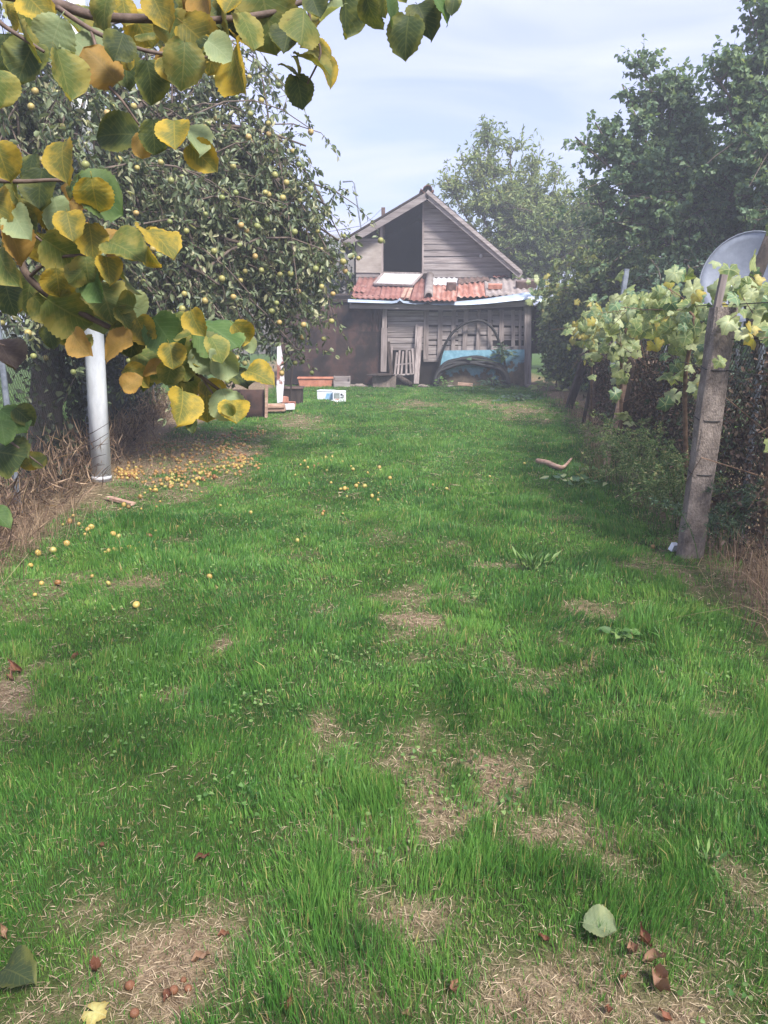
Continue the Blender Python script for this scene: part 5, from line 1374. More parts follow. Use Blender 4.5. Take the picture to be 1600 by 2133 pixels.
def vine(label, base, path, nleaf, size, rg, spread=(.12, .16), hang=None, mix=(.52, .22, .06, .2), name='grape_vine', zlow=0.0):
    root = thing(name, (base[0], base[1], 0), label, 'vine', 'grape vines on the trellis')
    path = [np.array(q, float) for q in path]; sp = smooth_path(path, 5)
    p = MB(); p.tube([np.array([base[0], base[1], -.05])] + sp, list(np.linspace(.02, .006, len(sp) + 1)), 6); stem = p.build('stem', 'vine_wood', root, True)
    hi = [q for q in sp if q[2] > sp[-1][2] - .45 or q[2] > 1.35] or sp
    for i in range(nleaf):
        if hang and i % 8 == 0:
            h0, h1 = hang[rg.randrange(len(hang))]; t = rg.random(); c = np.array(h0) * (1 - t) + np.array(h1) * t + np.array([rg.gauss(0, .06), rg.gauss(0, .06), 0])
        else:
            c = hi[rg.randrange(len(hi))] + np.array([rg.gauss(-.05, spread[0]), rg.gauss(0, spread[0] * 1.3), rg.gauss(.0, spread[1]) + zlow])
        m_ = rg.choices(('vine_green', 'vine_pale', 'vine_yellow', 'vine_dark'), mix)[0]
        o = link('leaf', GV[m_][rg.randrange(5)], None, root, c - org(root))
        D = (rg.gauss(-.2, .6), rg.gauss(-.2, .6), rg.gauss(-.75, .45)); N = (rg.gauss(-.4, .5), rg.gauss(-1.0, .4), rg.gauss(.7, .5))
        o.rotation_euler = orient(D, N); s_ = size * rg.uniform(.65, 1.25); o.scale = (s_, s_, s_ * rg.uniform(.8, 1.8))
    # petioles and canes
    q = MB()
    for i in range(8):
        c = sp[rg.randrange(len(sp))]; q.tube([c, c + np.array([rg.gauss(0, .15), rg.gauss(0, .2), rg.gauss(.05, .12)]), c + np.array([rg.gauss(-.1, .25), rg.gauss(0, .35), rg.gauss(-.1, .22)])], [.005, .004, .002], 4)
    o = q.build('cane', 'vine_wood', root); o['kind'] = 'stuff'
    return root
rg = random.Random(9)
tl = lambda y, z, dx=0.0: (xr(y) + .08 + dx, y, z)
vine('grape vine with yellow-green leaves crowning the near stretch of trellis', tl(6.2, 0, .1), [tl(6.2, .5, .1), tl(6.1, 1.2), tl(6.0, 1.62), tl(6.5, 1.72), tl(7.2, 1.72), tl(7.9, 1.66)], 175, .12, rg, (.13, .13), hang=[(tl(6.3, 1.5), tl(6.4, .95)), (tl(5.55, 1.6), tl(5.6, .95))])
vine('grape vine with pale leaves in the middle of the trellis', tl(8.5, 0, .05), [tl(8.5, .5, .05), tl(8.5, 1.2), tl(8.4, 1.6), tl(9.0, 1.68), tl(9.8, 1.66), tl(10.4, 1.62)], 150, .125, rg, (.14, .13), hang=[(tl(8.45, 1.5), tl(8.3, .55)), (tl(9.0, 1.4), tl(9.0, .9))])
vine('yellowing grape vine at the far end of the trellis', tl(12.2, 0, .05), [tl(12.2, .5, .05), tl(12.0, 1.2), tl(11.6, 1.55), tl(11.0, 1.6), tl(12.2, 1.55), tl(13.4, 1.45)], 125, .125, rg, (.15, .14), mix=(.4, .2, .32, .08))
vine('grape vine wound round the top of the thick concrete post', tl(5.0, 0, .3), [tl(5.0, .6, .3), tl(4.95, 1.2, .22), tl(5.0, 1.6, .2), tl(5.3, 1.78, .25), tl(5.6, 1.8, .45), tl(5.9, 1.75, .7)], 74, .12, rg, (.13, .1), mix=(.45, .35, .08, .12))
vine('grape vine hanging in at the right photo edge', (2.42, 3.5, 0), [(2.42, 3.5, .5), (2.4, 3.6, 1.1), (2.3, 3.8, 1.5), (2.2, 3.9, 1.62), (2.16, 4.1, 1.55)], 50, .13, rg, (.1, .08), hang=[((2.14, 3.95, 1.5), (2.1, 4.0, .95)), ((2.2, 4.1, 1.45), (2.2, 4.2, .9))], mix=(.55, .15, .2, .1))
vine('young vine shoots with pale leaves climbing beside the dish', (3.5, 6.2, 0), [(3.5, 6.2, .8), (3.42, 6.2, 1.5), (3.3, 6.2, 2.0), (3.22, 6.2, 2.4), (3.25, 6.3, 2.75)], 60, .13, rg, (.07, .1), mix=(.55, .2, .22, .03))
vine('vine with small leaves trailing off the right end of the shed roof', (4.35, 19.6, 0), [(4.35, 19.6, .6), (4.3, 19.7, 1.4), (4.15, 19.7, 2.1), (3.95, 19.8, 2.45), (3.75, 19.9, 2.3)], 70, .17, rg, (.12, .22), mix=(.5, .2, .1, .2), hang=[((4.1, 19.8, 2.2), (4.0, 19.8, 1.3))])

# satellite dish
dc = W(1552, 578, 9.2); t = thing('satellite_dish', (dc[0] + .1, dc[1] + .25, 0), 'large pale satellite dish half hidden by leaves at the right edge', 'satellite dish')
p = MB(); vs, fs = [], []; nr, na = 7, 36
dn = Vector((-.62, -.72, .30)).normalized(); dxv = dn.cross(Vector((0, 0, 1))).normalized(); dyv = dxv.cross(dn)
for i in range(nr + 1):
    r_ = .5 * i / nr
    for j in range(na):
        a = 2 * math.pi * j / na
        vs.append(Vector(dc) + dxv * (r_ * math.cos(a)) + dyv * (r_ * 1.06 * math.sin(a)) + dn * (r_ * r_ * .5 - .1))
for i in range(nr):
    for j in range(na): fs.append((i * na + j, i * na + (j + 1) % na, (i + 1) * na + (j + 1) % na, (i + 1) * na + j))
p.add(vs, fs); o = p.build('reflector', 'dish_paint', t, True); sd = o.modifiers.new('thickness', 'SOLIDIFY'); sd.thickness = .012
p = MB(); p.tube([Vector(dc) + dxv * (.5 * math.cos(a)) + dyv * (.53 * math.sin(a)) + dn * .025 for a in np.linspace(0, 2 * math.pi, 37)], .008, 5, False); p.build('rim', 'dish_paint', t, True)
foc = Vector(dc) - dyv * .32 + dn * .5
p = MB(); p.tube([Vector(dc) - dyv * .5, Vector(dc) - dyv * .5 + dn * .2, foc], .014, 6); p.build('feed_arm', 'galv', t)
p = MB(); p.lathe(foc - Vector((0, 0, .06)), [(.02, 0), (.045, .02), (.05, .07), (.035, .12)], 10); p.build('receiver', 'white_paint', t, True)
p = MB(); p.tube([(dc[0] + .12, dc[1] + .25, -.1), (dc[0] + .12, dc[1] + .25, dc[2] - .1), Vector(dc) - dn * .1], .03, 8); p.build('mast', 'galv', t)

# ================================================================== LEFT SIDE: pole, stump
bq = gp(213, 1008); tq = W(168, 30, bq[1] + .1); tq[2] = 5.6
t = thing('white_pole', tuple(bq), 'thick white pipe pole standing in front of the apple tree', 'pole')
p = MB(); ba = bq + [0, 0, .0]; vec = (tq - ba); p.tube([ba + [0, 0, -.05], ba + vec * .25, ba + vec * .5, ba + vec * .75, tq], [.096, .094, .09, .086, .08], 24); p.build('pipe', 'white_paint', t, True)
p = MB(); p.tube([ba + [0, 0, .012], ba + [0, 0, .05]], [.099, .099], 24); p.build('pipe_rim', 'white_worn', t, True)
a = gp(118, 1012); p = MB(); p.tube([a, a + [.1, .1, .16], a + [.17, .14, .26]], [.05, .05, .045], 8); solo(p, 'broken_post', 'concrete', 'short tilted grey stump in the dry grass left of the white pole', 'post', None, True)
p = MB(); a, b = gp(225, 1043) + [0, 0, .03], gp(278, 1056) + [0, 0, .03]; p.bar(a, b, .05, .025, (0, 0, 1)); solo(p, 'wood_scrap', 'wood_warm', 'strip of pale wood lying on the grass below the pole', 'wood scrap')
# twigs hanging in front of the pole
p = MB()
for k in range(5):
    a = W(165 + k * 8, 915 + k * 14, 7.35); b = W(218 + rg.randrange(20), 880 + k * 22, 7.3); p.tube([a, (a + b) / 2 + np.array([0, 0, rg.uniform(-.05, .05)]), b], [.006, .004, .002], 4)
t = thing('bare_shrub', tuple(gp(150, 1040)), 'bare dark twigs crossing in front of the white pole', 'shrub')
p.build('twigs', 'wood_dark', t)['kind'] = 'stuff'

# ================================================================== HAZEL in the foreground
def hazel_leaf(seed):
    rg = random.Random(seed); nu, nv = 8, 20; vs, fs, uv = [], [], []
    tipx = rg.uniform(-.05, .05); cup = rg.uniform(-.9, 1.0); droop = rg.uniform(.05, .7); wav = rg.uniform(0, 6)
    for j in range(nv + 1):
        v = j / nv
        wd = .55 * (math.sin(math.pi * min(1, v * .95 + .04)) ** .5) * (1 - .06 * v) if v < .91 else .55 * .5 * (1 - v) / .09 * .85
        notch = .07 * max(0, 1 - v / .12)
        for i in range(nu + 1):
            u = -1 + 2 * i / nu; edge = abs(u)
            tooth = (.016 * (1 if (j % 2) else -1) * rg.uniform(.5, 1.6) if edge > .99 else 0) * (1 if v < .95 else 0)
            x = u * (wd + tooth) + tipx * v; y = v - notch * (1 - edge) * 0 + .06 * edge * (1 - v) * -.35 * (v < .3)
            ph = (v - .42 * edge) * 8
            z = .014 * math.cos(2 * math.pi * ph) * min(1, edge * 3) + cup * .55 * abs(u) ** 1.5 * wd - droop * v * v * .9 + .06 * math.sin(wav + v * 5 + u * 2) * edge + .03 * math.sin(wav * 2 + v * 11 - u * 3) * edge
            vs.append((x, y, z)); uv.append((i / nu, v))
    for j in range(nv):
        for i in range(nu): a = j * (nu + 1) + i; fs.append((a, a + 1, a + nu + 2, a + nu + 1))
    p = MB(); p.add(vs, fs)
    # petiole
    n0 = len(p.v); p.tube([(0, -.17, -.03), (0, -.08, .005), (0, .02, .0)], .011, 4); uv += [(.5, 0)] * (len(p.v) - n0)
    me = p.mesh('leaf', (0, 0, 0), True); lay = me.uv_layers.new(name='UVMap')
    li = np.empty(len(me.loops), dtype=np.int32); me.loops.foreach_get('vertex_index', li)
    lay.data.foreach_set('uv', np.array(uv, dtype=np.float32)[li].ravel())
    return me
HZ = leaf_variants([hazel_leaf(k) for k in range(7)], ['hazel_' + c for c in 'gGyodbk'])
hz = thing('hazel_bush', (-2.1, 1.2, 0), 'hazel branches with big yellowing leaves reaching in from the left', 'shrub')
rg = random.Random(21)
def hbranch(pts, r0, r1):
    P = [W(x, y, d) for x, y, d in pts]; sp = smooth_path(P, 5)
    p = MB(); p.tube(sp, list(np.linspace(r0, r1, len(sp))), 7); return p.build('branch', 'hazel_bark', hz, True), sp
# stems out of the picture that carry the branches
for k, (x, y, z1) in enumerate(((-1.75, 1.75, 1.95), (-1.95, 1.8, 2.6), (-1.7, 1.4, 1.6))):
    p = MB(); p.tube([(-2.1 + k * .05, 1.2 + k * .05, -.05), (-2.05 + k * .06, 1.35 + .05 * k, .8), (x - .1, y - .05, z1 * .75), (x, y, z1)], [.028, .024, .018, .014], 7); p.build('stem', 'hazel_bark', hz, True)
BR = {}
BR['low'] = hbranch([(-420, 300, 1.75), (-200, 400, 1.72), (0, 482, 1.7), (60, 578, 1.7), (125, 628, 1.7), (250, 692, 1.7), (335, 728, 1.72), (420, 785, 1.72), (478, 828, 1.74)], .011, .003)
BR['lowtwig'] = hbranch([(60, 578, 1.7), (110, 540, 1.66), (180, 530, 1.63), (230, 520, 1.63), (300, 497, 1.62)], .004, .0022)
BR['midtwig'] = hbranch([(335, 728, 1.72), (385, 715, 1.7), (430, 690, 1.7)], .003, .002)
BR['top'] = hbranch([(-380, 20, 1.95), (-100, -20, 1.95), (110, 8, 1.95), (200, 34, 1.95), (330, 40, 1.96), (440, 43, 1.98), (560, 28, 2.0), (640, 2, 2.02), (760, -10, 2.04), (900, -12, 2.06)], .014, .004)
BR['toptwig'] = hbranch([(110, 8, 1.95), (190, 62, 1.9), (250, 88, 1.88), (315, 108, 1.86), (390, 116, 1.86), (480, 122, 1.87)], .006, .0025)
BR['drop'] = hbranch([(190, 62, 1.9), (222, 168, 1.86), (255, 210, 1.84), (290, 260, 1.84)], .004, .0022)
BR['left'] = hbranch([(-260, -40, 1.7), (-60, 10, 1.7), (20, 62, 1.7), (92, 108, 1.7)], .007, .003)
BR['mid'] = hbranch([(-300, 330, 1.62), (-60, 370, 1.62), (40, 378, 1.62), (110, 375, 1.62), (165, 378, 1.62)], .006, .0025)
BR['twin'] = hbranch([(-260, 380, 1.66), (-40, 425, 1.66), (35, 462, 1.66), (90, 505, 1.66)], .005, .002)
BR['bottom'] = hbranch([(-300, 800, 1.9), (-80, 860, 1.9), (0, 905, 1.9), (90, 972, 1.9)], .006, .002)
BR['tip'] = hbranch([(420, 785, 1.72), (440, 815, 1.72), (470, 850, 1.73)], .003, .0015)
BR['hang'] = hbranch([(640, 2, 2.02), (650, 60, 2.02), (668, 110, 2.02), (640, 175, 2.03)], .004, .002)
BR['edge'] = hbranch([(-260, 640, 1.8), (-80, 690, 1.8), (10, 720, 1.8)], .005, .002)
allpts = [(k, q) for k, (o, sp) in BR.items() for q in sp]
LEAVES = """60 5 110 o -60;15 35 55 y -80;105 75 100 G -120;190 108 125 G -38;60 130 100 d -100;130 150 110 o -85;260 18 65 y -80;330 18 75 y -70;400 22 105 b -60;470 35 125 o -100;325 92 85 o -110;252 100 70 d -100;265 150 75 d -95;312 165 90 d -75;385 128 95 o -80;345 142 50 y -90;412 72 95 y -40;442 112 80 y -90;457 98 65 G -30;
245 280 95 d -170;320 282 75 d -80;368 287 80 y -70;412 290 90 G -40;418 325 75 y -50;290 300 55 b -100;128 335 88 y -85;205 395 112 g -30;25 380 95 o -120;85 392 90 d -90;155 400 60 b -60;120 452 95 G -80;60 440 70 y -70;45 470 80 G -50;30 505 100 b -60;
130 522 105 o -20;195 497 75 y -70;225 500 55 b -70;270 520 105 o -10;345 495 105 y -30;312 537 55 y -60;55 607 90 o -110;180 565 70 o -80;115 590 70 y -80;155 590 80 G -70;245 580 88 o -100;232 630 108 o -70;140 650 115 o -20;190 637 70 y -80;277 642 80 G -60;170 720 68 b -65;240 717 85 b -170;277 705 90 d -95;345 697 98 g -60;372 682 70 o -90;405 672 60 y -80;460 692 112 g -15;440 742 92 G -20;472 757 70 G -30;455 722 60 o -40;320 752 88 o -20;285 782 68 y -10;302 777 68 d -60;355 777 58 o -100;385 770 62 o -90;500 782 88 d -20;542 780 68 y -10;390 852 88 y -85;395 802 68 o -80;445 820 75 y -60;475 842 78 G -55;505 692 60 y -40;432 850 60 y -80;492 862 66 y -65;
20 740 88 k -45;30 872 78 g -20;12 900 58 g -60;25 945 95 d -10;62 960 48 y 10;3 1075 55 g -30;500 155 118 y -80;490 28 130 d -90;552 32 140 o -75;635 62 95 o -80;658 130 92 o -30;672 96 60 y -10;682 140 66 y -50;660 18 60 d -80;722 20 105 d -85;772 25 70 d -80;820 18 70 g -60;845 70 85 d -95;882 42 78 d -60;925 8 70 g -30;800 -8 80 o -80;600 92 80 d -90;625 185 66 d -60;
80 20 90 y -60;40 80 90 o -100;10 110 90 d -80;210 20 80 o -110;290 55 80 y -60;360 60 80 o -80;160 40 80 o -70;430 10 90 b -70;520 60 90 o -60;580 10 100 d -100;0 440 90 y -80;10 560 90 o -60;80 520 80 y -100;20 620 70 d -80;90 640 70 o -60;100 700 60 d -90;200 600 70 g -60;300 690 70 y -70;260 660 60 o -40;410 720 70 o -70;0 330 80 y -70;60 350 70 d -100;150 470 70 y -60;90 480 70 o -100;230 560 60 y -60;420 700 60 o -60;360 740 60 y -70;0 180 80 o -80"""
items = LEAVES.replace('\n', '').split(';')
for it in list(items):
    if it.strip() and rg.random() < .55:
        x, y, L, c, ang = it.split()
        items.append('%d %d %d %s %d' % (float(x) + rg.gauss(0, 28), float(y) + rg.gauss(0, 24), float(L) * rg.uniform(.45, .8), rg.choice('oydGob'), float(ang) + rg.gauss(0, 50)))
for item in items:
    if not item.strip(): continue
    x, y, L, c, ang = item.split(); x, y, L, ang = float(x), float(y), float(L), float(ang) + rg.uniform(-14, 14)
    ln = L * .88
    bx, by = x - math.cos(R(ang)) * ln * .5, y + math.sin(R(ang)) * ln * .5
    # distance of the nearest branch as seen from the viewer gives the leaf's own distance
    best = min(allpts, key=lambda kq: np.linalg.norm(np.cross(unit(kq[1] - CAMP), unit(ray(bx, by)))))
    dep = float(best[1][1]) + rg.uniform(-.10, .10)
    pos = W(bx, by, dep)
    size = ln / FPX * np.dot(pos - CAMP, F_)
    d2 = R_ * math.cos(R(ang)) + U_ * math.sin(R(ang)); tw_ = rg.uniform(-.7, .6)
    D = d2 + (-F_) * tw_; N = -F_ + R_ * rg.gauss(0, .6) + U_ * (.55 + rg.gauss(0, .5))
    o = link('leaf', HZ['hazel_' + c][rg.randrange(7)], None, BR[best[0]][0], pos - org(hz))
    o.rotation_euler = orient(D, N); o.scale = (size * rg.uniform(.92, 1.1), size, size)

# ================================================================== weeds, fallen fruit and leaves
def frond_plant(label, base, n, length, lean, rg, mat='feather', name='feathery_weed'):
    root = thing(name, (base[0], base[1], 0), label, 'weed', 'feathery weeds by the right fence')
    st = MB(); P, D = [], []
    for i in range(n):
        az = rg.uniform(0, 2 * math.pi); L = length * rg.uniform(.55, 1.15); out = rg.uniform(.25, .95)
        d = np.array([math.cos(az) * out + lean[0], math.sin(az) * out + lean[1], 0])
        b0 = np.array([base[0] + rg.gauss(0, .12), base[1] + rg.gauss(0, .15), 0.0])
        pth = bez(b0, b0 + np.array([0, 0, L * .75]) + d * L * .25, b0 + d * L * .85 + np.array([0, 0, L * rg.uniform(.25, .75)]), 8)
        st.tube(pth, list(np.linspace(.004, .0012, 8)), 4, False)
        for k in range(26):
            s = rg.uniform(.25, 1); q = pth[int(s * 7)] + np.random.default_rng(i * 100 + k).normal(0, .012, 3)
            dd = np.array([rg.gauss(0, 1), rg.gauss(0, 1), rg.gauss(0, .6)]); dd /= np.linalg.norm(dd)
            l2 = rg.uniform(.05, .14) * (1.2 - s)
            for m_ in range(9):
                u = m_ / 9; P.append(q + dd * l2 * u); D.append(dd + np.array([rg.gauss(0, .8), rg.gauss(0, .8), rg.gauss(0, .8)]))
    st.build('stalks', 'weed_leaf', root)['kind'] = 'stuff'
    P, D = np.array(P), np.array(D); m_ = len(P)
    o = scatter_obj('foliage', mat, root, tmpl_diamond(.16), P, D, RNG.normal(size=(m_, 3)), RNG.uniform(.018, .034, m_)); o['kind'] = 'stuff'
    return root
frond_plant('feathery green weed spilling left of the thick concrete post', (2.3, 5.75, 0), 26, 1.0, (-.25, .1), rg)
frond_plant('pale feathery weed beside the slim weathered post', (2.45, 7.4, 0), 24, .95, (-.25, -.25), rg)
frond_plant('tall feathery weed against the dead creeper on the fence', (2.5, 6.6, 0), 26, 1.15, (-.2, -.1), rg)
frond_plant('dark feathery weed right behind the concrete post foot', (2.5, 5.2, 0), 18, .8, (0, -.15), rg, 'dark_leaf')

def leafy_weed(label, c, n, size, h, rg, mat='weed_leaf', tm=None, name='leafy_weed', group='leafy weeds in the lawn', spread=.12):
    root = thing(name, (c[0], c[1], c[2]), label, 'weed', group)
    st = MB(); P, D, N = [], [], []
    for i in range(n):
        az = rg.uniform(0, 6.283); r_ = abs(rg.gauss(0, spread)); z = h * rg.uniform(.25, 1) * max(.3, 1 - r_ / spread / 3)
        q = np.array([c[0] + math.cos(az) * r_, c[1] + math.sin(az) * r_, c[2] + z])
        if i % 3 == 0: st.tube([np.array(c) + [0, 0, -.01], (np.array(c) + q) / 2 + [0, 0, .02], q], [.005, .004, .002], 4, False)
        P.append(q); D.append((math.cos(az), math.sin(az), rg.gauss(.1, .35) if tm is None else rg.gauss(1.3, .5))); N.append((rg.gauss(0, .4), rg.gauss(-.4, .3), 1))
    st.build('stalks', 'weed_leaf', root)['kind'] = 'stuff'
    P, D, N = map(np.array, (P, D, N))
    o = scatter_obj('foliage', mat, root, tm or HEART, P, D, N, size * RNG.uniform(.6, 1.25, len(P)), np.full(len(P), .85)); o['kind'] = 'stuff'
leafy_weed('dark leafy weed trailing over the lawn near the slim post', gp(1195, 1015), 26, .09, .16, rg, 'vine_dark', None, spread=.2)
leafy_weed('small vine seedling on the lawn below the wood strip', gp(1225, 990), 12, .09, .14, rg, 'weed_leaf', spread=.1)
leafy_weed('low grey-green weed on the lawn left of the right edge', gp(1290, 1335), 22, .05, .07, rg, 'weed_leaf', spread=.09)
leafy_weed('broad-bladed tuft in the shaded part of the lawn', gp(1110, 1185), 40, .1, .1, rg, 'weed_leaf', tmpl_diamond(.12), spread=.1)
leafy_weed('pale bushy weed at the left foot of the hose coil', np.array([Z1(910, 1105, YF - .9)[0], YF - .9, 0]), 45, .07, .34, rg, 'weed_leaf', spread=.15)
leafy_weed('low dark weeds at the right foot of the hose coil', np.array([Z1(1160, 1112, YF - .9)[0], YF - .95, 0]), 90, .09, .28, rg, 'dark_leaf', spread=.3)
leafy_weed('low dark weed on the lawn before the shed corner', gp(1078, 836), 70, .09, .16, rg, 'dark_leaf', spread=.28)
q_ = Z1(1215, 900, YF - .45)
leafy_weed('dark leafy bush growing over the blue panel', np.array([q_[0], YF - .48, .62]), 70, .12, .5, rg, 'dark_leaf', None, 'panel_bush', 'leafy weeds in the lawn', .24)
leafy_weed('bright vine seedling at the foot of the far fence', gp(1140, 815), 30, .14, .35, rg, 'vine_green', spread=.2)
leafy_weed('bluish rosette weed in the lower right of the lawn', gp(1470, 1800), 26, .045, .04, rg, 'weed_leaf', tmpl_diamond(.14), spread=.06)

# fallen apples
def windfall(p, label, group, rot=False, rg=rg, sink=.35, sc=1.0):
    r_ = rg.choice((.013, .017, .020, .024)) * rg.uniform(.85, 1.1) * sc
    o = link('fallen_apple', (AP_R if rot else AP_F)[rg.randrange(2)], None, None, (p[0], p[1], float(gz(p[0], p[1])) + r_ * .7 + .010))
    o.scale = (r_, r_ * rg.uniform(.85, 1.05), r_ * rg.uniform(.78, 1.0)); o.rotation_euler = (rg.uniform(0, 6), rg.uniform(0, 6), rg.uniform(0, 6))
    return tag(o, label, 'apple', group)
NEARL = [(410,750),(390,785),(440,795),(490,830),(510,818),(500,845),(565,783),(630,850),(660,865),(800,900),(770,885),(840,822),(830,855),(865,830),(852,878),(866,917),(750,920),(760,955),(720,915),(675,930),(640,930),(585,945),(605,940),(375,920),(298,955),(215,972),(780,640),(785,700),(670,705),(690,685),(715,695),(870,690),(890,655),(1065,605),(1010,575),(805,610),(835,590),(865,600),(350,800),(475,855),(655,750)]
for (x, y) in NEARL: 
    rot_ = rg.random() < .12; where_ = 'in the grass near the wood scrap below the white pole' if y < 720 else ('in the grass by the dry bank left of the white pole' if x < 520 else 'in the grass hollow below the white pole')
    windfall(G(x / 2.6667, 800 + y / 2.6667), ('orange rotting apple ' if rot_ else 'small yellow apple ') + where_, 'fallen apples below the white pole', rot_)
for (x, y, l_) in ((175, 1042, 'pale green-yellow apple in the grass near the left photo edge'), (515, 1098, 'yellow apple alone in the grass above the straw streak'), (605, 1140, 'brownish apple beside the straw streak in the grass'), (198, 1200, 'faded apple lying lowest in the left grass'), (760, 1262, 'yellow apple lying alone lowest of all on the lawn'), (1165, 1095, 'single yellow apple in the open lawn right of the straw streak'), (235, 1140, 'tiny pale apple left of the orange half apple'), (1225, 688, 'lone yellow apple right of the windfall heap in deep grass'), (1395, 730, 'orange-tinged apple alone on the open lawn'), (1455, 880, 'lone dull apple in the middle of the green lawn'), (990, 812, 'pale green apple in the dark grass below the heap')):
    windfall(G(x / 2.6667, 800 + y / 2.6667), l_, None)
windfall(G(325 / 2.6667, 800 + 1140 / 2.6667), 'bright orange rotten apple in the left grass', None, True, sc=1.15)
MIDL = [(80,260),(95,300),(60,285),(125,292),(145,275),(210,240),(205,255),(180,245),(260,270),(300,295),(310,310),(350,267),(380,322),(435,300),(440,315),(485,352),(270,398),(325,388),(365,390),(250,398),(285,395),(430,412),(428,440),(400,425),(280,428),(100,365),(205,365),(170,495),(165,512),(262,514),(80,637),(45,662),(335,370),(35,327),(185,312)]
for (x, y) in MIDL: 
    rot_ = rg.random() < .15; where_ = 'on the open lawn just right of the windfall patch' if x < 230 and y < 420 else ('on the lawn in the loose far right scatter' if y < 480 else 'on the lawn nearer than the loose scatter')
    windfall(G(600 + x / 2.2857, 850 + y / 2.2857), ('orange rotting apple ' if rot_ else 'small yellow apple ') + where_, 'apples scattered on the open lawn', rot_)
for (x, y, l_) in ((960, 328, 'lone pale apple in the middle of the far lawn'), (1125, 272, 'lone yellow apple left of the wood strip on the lawn'), (690, 373, 'tiny yellow apple nearest the lawn centre'), (755, 390, 'tiny apple right of the lawn centre')): windfall(G(600 + x / 2.2857, 850 + y / 2.2857), l_, None)
windfall(G(1360, 1143), 'small orange apple in the shade at the foot of the concrete post', None, True)
def heap_pts(n, seed):
    g = np.random.default_rng(seed); out = []
    cl = [(470, 930, 60, 26, 1.0), (400, 950, 80, 36, .9), (320, 930, 45, 28, .5), (265, 985, 30, 14, .55), (500, 965, 38, 18, .7), (360, 1000, 60, 22, .45), (430, 985, 50, 16, .5), (525, 905, 30, 10, .3)]
    wts = np.array([c[4] for c in cl]); wts /= wts.sum()
    while len(out) < n:
        c = cl[g.choice(len(cl), p=wts)]; x, y = g.normal(c[0], c[2] * .55), g.normal(c[1], c[3] * .55)
        if x < 238 or x > 556 or y < 893: continue
        out.append((G(x, y), int(np.argmin([math.hypot((x - q[0]) / q[2], (y - q[1]) / q[3]) for q in cl]))))
    return out
WHERE = ['in the thick of the windfall patch below the rusty sheet', 'on the bare soil in the middle of the windfall patch', 'in the thin far left of the windfall patch', 'in the windfall patch next to the white pole foot', 'at the lawn-side edge of the windfall patch', 'in the straggling near part of the windfall patch', 'between the patch middle and the green lawn', 'at the far tip of the windfall patch']
for p_, k_ in heap_pts(205, 4):
    rot_ = rg.random() < .22
    windfall(p_, ('orange-brown rotting apple ' if rot_ else 'small yellow apple ') + WHERE[k_], 'windfall patch under the apple tree', rot_)
ex = np.array([q for q, _ in heap_pts(420, 8)]); 
bmv, bms, fcs = [], [], []
av = np.array([v.co[:] for v in AP_F[0].vertices]); af = [tuple(p_.vertices) for p_ in AP_F[0].polygons]
rr = RNG.uniform(.012, .022, len(ex)); zz = gz(ex[:, 0], ex[:, 1]) + .012
exc, exf, exs = [], [], []
tv = av * 1.0
co_ = (np.stack([ex[:, 0], ex[:, 1], zz], 1)[:, None, :] + rr[:, None, None] * tv[None]).reshape(-1, 3)
fl2 = np.concatenate([np.array(f) for f in af]); sz = np.array([len(f) for f in af]); st2 = np.concatenate([[0], np.cumsum(sz)[:-1]])
o = link('rotten_apple_debris', mesh_np('rotten_apple_debris', co_, (fl2[None] + (np.arange(len(ex)) * len(av))[:, None]).ravel(), (st2[None] + (np.arange(len(ex)) * len(fl2))[:, None]).ravel(), True), 'apple_rot')
tag(o, 'half-rotten windfall apples sunk between the yellow ones', 'apples', kind='stuff')

# fallen leaves, nuts and scraps in the foreground
def ground_leaf(px, py, size, me_, label, cat='leaf', lift=.02, tilt=.35, group=None, name='fallen_leaf', zs=1.0, ang=None):
    c = gp(px, py); o = link(name, me_, None, None, c + [0, 0, lift]); a = rg.uniform(0, 6.28) if ang is None else ang
    D = (math.cos(a), math.sin(a), rg.uniform(-.05, tilt)); N = (rg.gauss(0, .25), -.3, 1)
    o.rotation_euler = orient(D, N); o.scale = (size, size, size * zs); return tag(o, label, cat, group)
gl = GL[1].copy(); gl.materials.clear(); gl.materials.append(MATS['fallen_leaf'])
hl = HZ['hazel_G'][2]
ground_leaf(1215, 1935, .088, hl, 'large pale green leaf lying on the straw in the foreground', lift=.035, tilt=.1, ang=R(-20))
ral = [m.copy() for m in GL[:3]]
for m in ral: m.materials.clear(); m.materials.append(MATS['rust_leaf'])
def curled(seed):
    rg2 = random.Random(seed); vs, fs = [], []
    for j in range(7):
        for i in range(5):
            u, v = -1 + i / 2, j / 6; w_ = .24 * math.sin(math.pi * min(1, v + .06)) * rg2.uniform(.75, 1.2); a = u * 1.25
            vs.append((w_ * math.sin(a) + .06 * math.sin(v * 7 + seed), v + rg2.uniform(-.06, .06), .22 * (1 - math.cos(a)) + .22 * v * v + .1 * math.sin(v * 9 + u * 3 + seed) + rg2.uniform(-.06, .06)))
    for j in range(6):
        for i in range(4): k = j * 5 + i; fs.append((k, k + 1, k + 6, k + 5))
    p = MB(); p.add(vs, fs); me = p.mesh('dry_leaf', (0, 0, 0), True); me.materials.append(MATS['rust_leaf']); return me
CU = [curled(k) for k in range(4)]
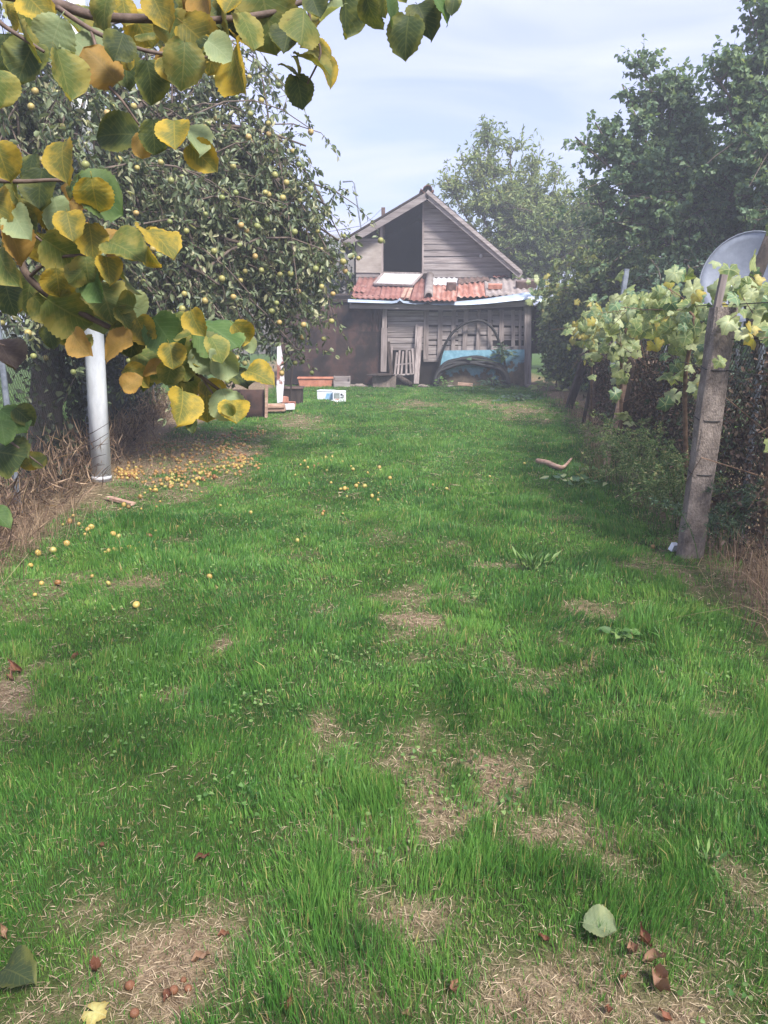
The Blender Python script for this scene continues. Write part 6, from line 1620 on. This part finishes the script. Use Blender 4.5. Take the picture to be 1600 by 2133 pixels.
for (x, y, s_, l_) in ((1318, 1968, .06, 'curled rust-red leaf just right of the large pale leaf'), (1355, 1975, .05, 'small rust-red leaf behind the crumpled pair'), (1340, 1998, .06, 'orange-brown curled leaf above the biggest red one'), (1365, 2025, .085, 'biggest crumpled red leaf in the lower right foreground'), (1292, 2045, .03, 'small dark red leaf scrap below the pale leaf'), (955, 2045, .05, 'pinkish brown dry leaf at the bottom middle'), (1400, 2125, .035, 'reddish leaf bit at the bottom edge'), (455, 1948, .035, 'orange-brown leaf scrap left of the photo centre low down'), (150, 1378, .045, 'orange dry leaf in the left grass'), (405, 1790, .045, 'tan dry leaf caught in the left grass tufts'), (190, 2010, .05, 'tan leaf bit above the hazelnut'), (45, 1408, .09, 'dark dry leaf at the left edge by the bare soil'), (25, 1425, .07, 'reddish dry leaf at the left edge below the dark one'), (210, 1760, .035, 'small brown leaf in the dense left grass'), (1145, 1955, .03, 'orange leaf bit left of the large pale leaf'), (595, 2115, .04, 'brown leaf bit on the bottom edge left of centre'), (1270, 2095, .035, 'dark curled leaf near the bottom edge'), (400, 2000, .05, 'tan crumpled leaf above the walnut shell'), (15, 1960, .04, 'tan leaf scrap at the left edge low down'), (840, 2110, .035, 'brown scrap on the bottom edge near the centre')):
    ground_leaf(x, y, s_, CU[rg.randrange(4)], l_, lift=.010, group='dry leaves on the lawn', name='dry_leaf', zs=rg.uniform(1.2, 2.2))
yl = GL[3].copy(); yl.materials.clear(); yl.materials.append(MATS['vine_yellow']); ground_leaf(192, 2112, .06, yl, 'pale yellow toothed leaf at the bottom left', lift=.025, tilt=.6)
dg = HZ['hazel_d'][1]; ground_leaf(12, 2040, .1, dg, 'dark green leaf standing in the grass at the left bottom edge', lift=.04, tilt=.9)
for (x, y, r_, l_) in ((270, 2050, .0125, 'round brown nut on the straw at the bottom left'), (362, 2062, .0115, 'brown nut lying in its split husk'), (392, 2058, .010, 'small orange-brown nut right of the husk'), (382, 2040, .008, 'tiny pale nut behind the split husk'), (280, 2108, .012, 'yellowish nut in the grass below the round brown nut')):
    c = gp(x, y); o = link('hazelnut', AP_R[1].copy(), None, None, c + [0, 0, r_ * .8 + .002]); o.data.materials.clear(); o.data.materials.append(MATS['nut']); o.scale = (r_, r_, r_ * 1.15); o.rotation_euler = (rg.uniform(0, 1), rg.uniform(0, 1), 0); tag(o, l_, 'nut', 'nuts on the straw')
ground_leaf(348, 2058, .045, CU[1], 'split brown husk around a nut at the bottom left', 'husk', .01, .2, name='nut_husk')
# curved pale husk / wood strip on the far lawn
p = MB(); P_ = [gp(1118, 968) + [0, 0, .05], gp(1140, 972) + [0, 0, .05], gp(1160, 977) + [0, 0, .04], gp(1174, 978) + [0, 0, .045], gp(1190, 968) + [0, 0, .08]]
p.tube(smooth_path(P_, 4), list(np.interp(np.linspace(0, 1, 17), [0, .2, .6, .75, 1], [.03, .036, .03, .02, .012])), 6); solo(p, 'wood_strip', 'wood_warm', 'pale crooked strip of wood on the lawn at the right', 'wood strip', None, True)
c = gp(1403, 1148); p = MB(); p.box(c + [0, 0, .03], (.05, .04, .05), (.3, .2, .5), .01); solo(p, 'paper_scrap', 'foam', 'white scrap at the foot of the concrete post', 'scrap')

# ================================================================== HAZE: thin volume added to imitate the milky lens glare
p = MB(); p.box((0, 200, 4.2), (3000, 3000, 10.9))
hz_o = p.build('haze', None); m = bpy.data.materials.new('haze'); m.use_nodes = True; nt = m.node_tree; nt.nodes.clear()
mo = nt.nodes.new('ShaderNodeOutputMaterial'); pv = nt.nodes.new('ShaderNodeVolumePrincipled'); pv.inputs['Color'].default_value = (.88, .92, 1.0, 1); pv.inputs['Density'].default_value = .0065; pv.inputs['Anisotropy'].default_value = .2
nt.links.new(pv.outputs[0], mo.inputs['Volume']); hz_o.data.materials.append(m)
tag(hz_o, 'thin bluish veil added over the gardens to imitate lens glare', 'haze', kind='stuff')
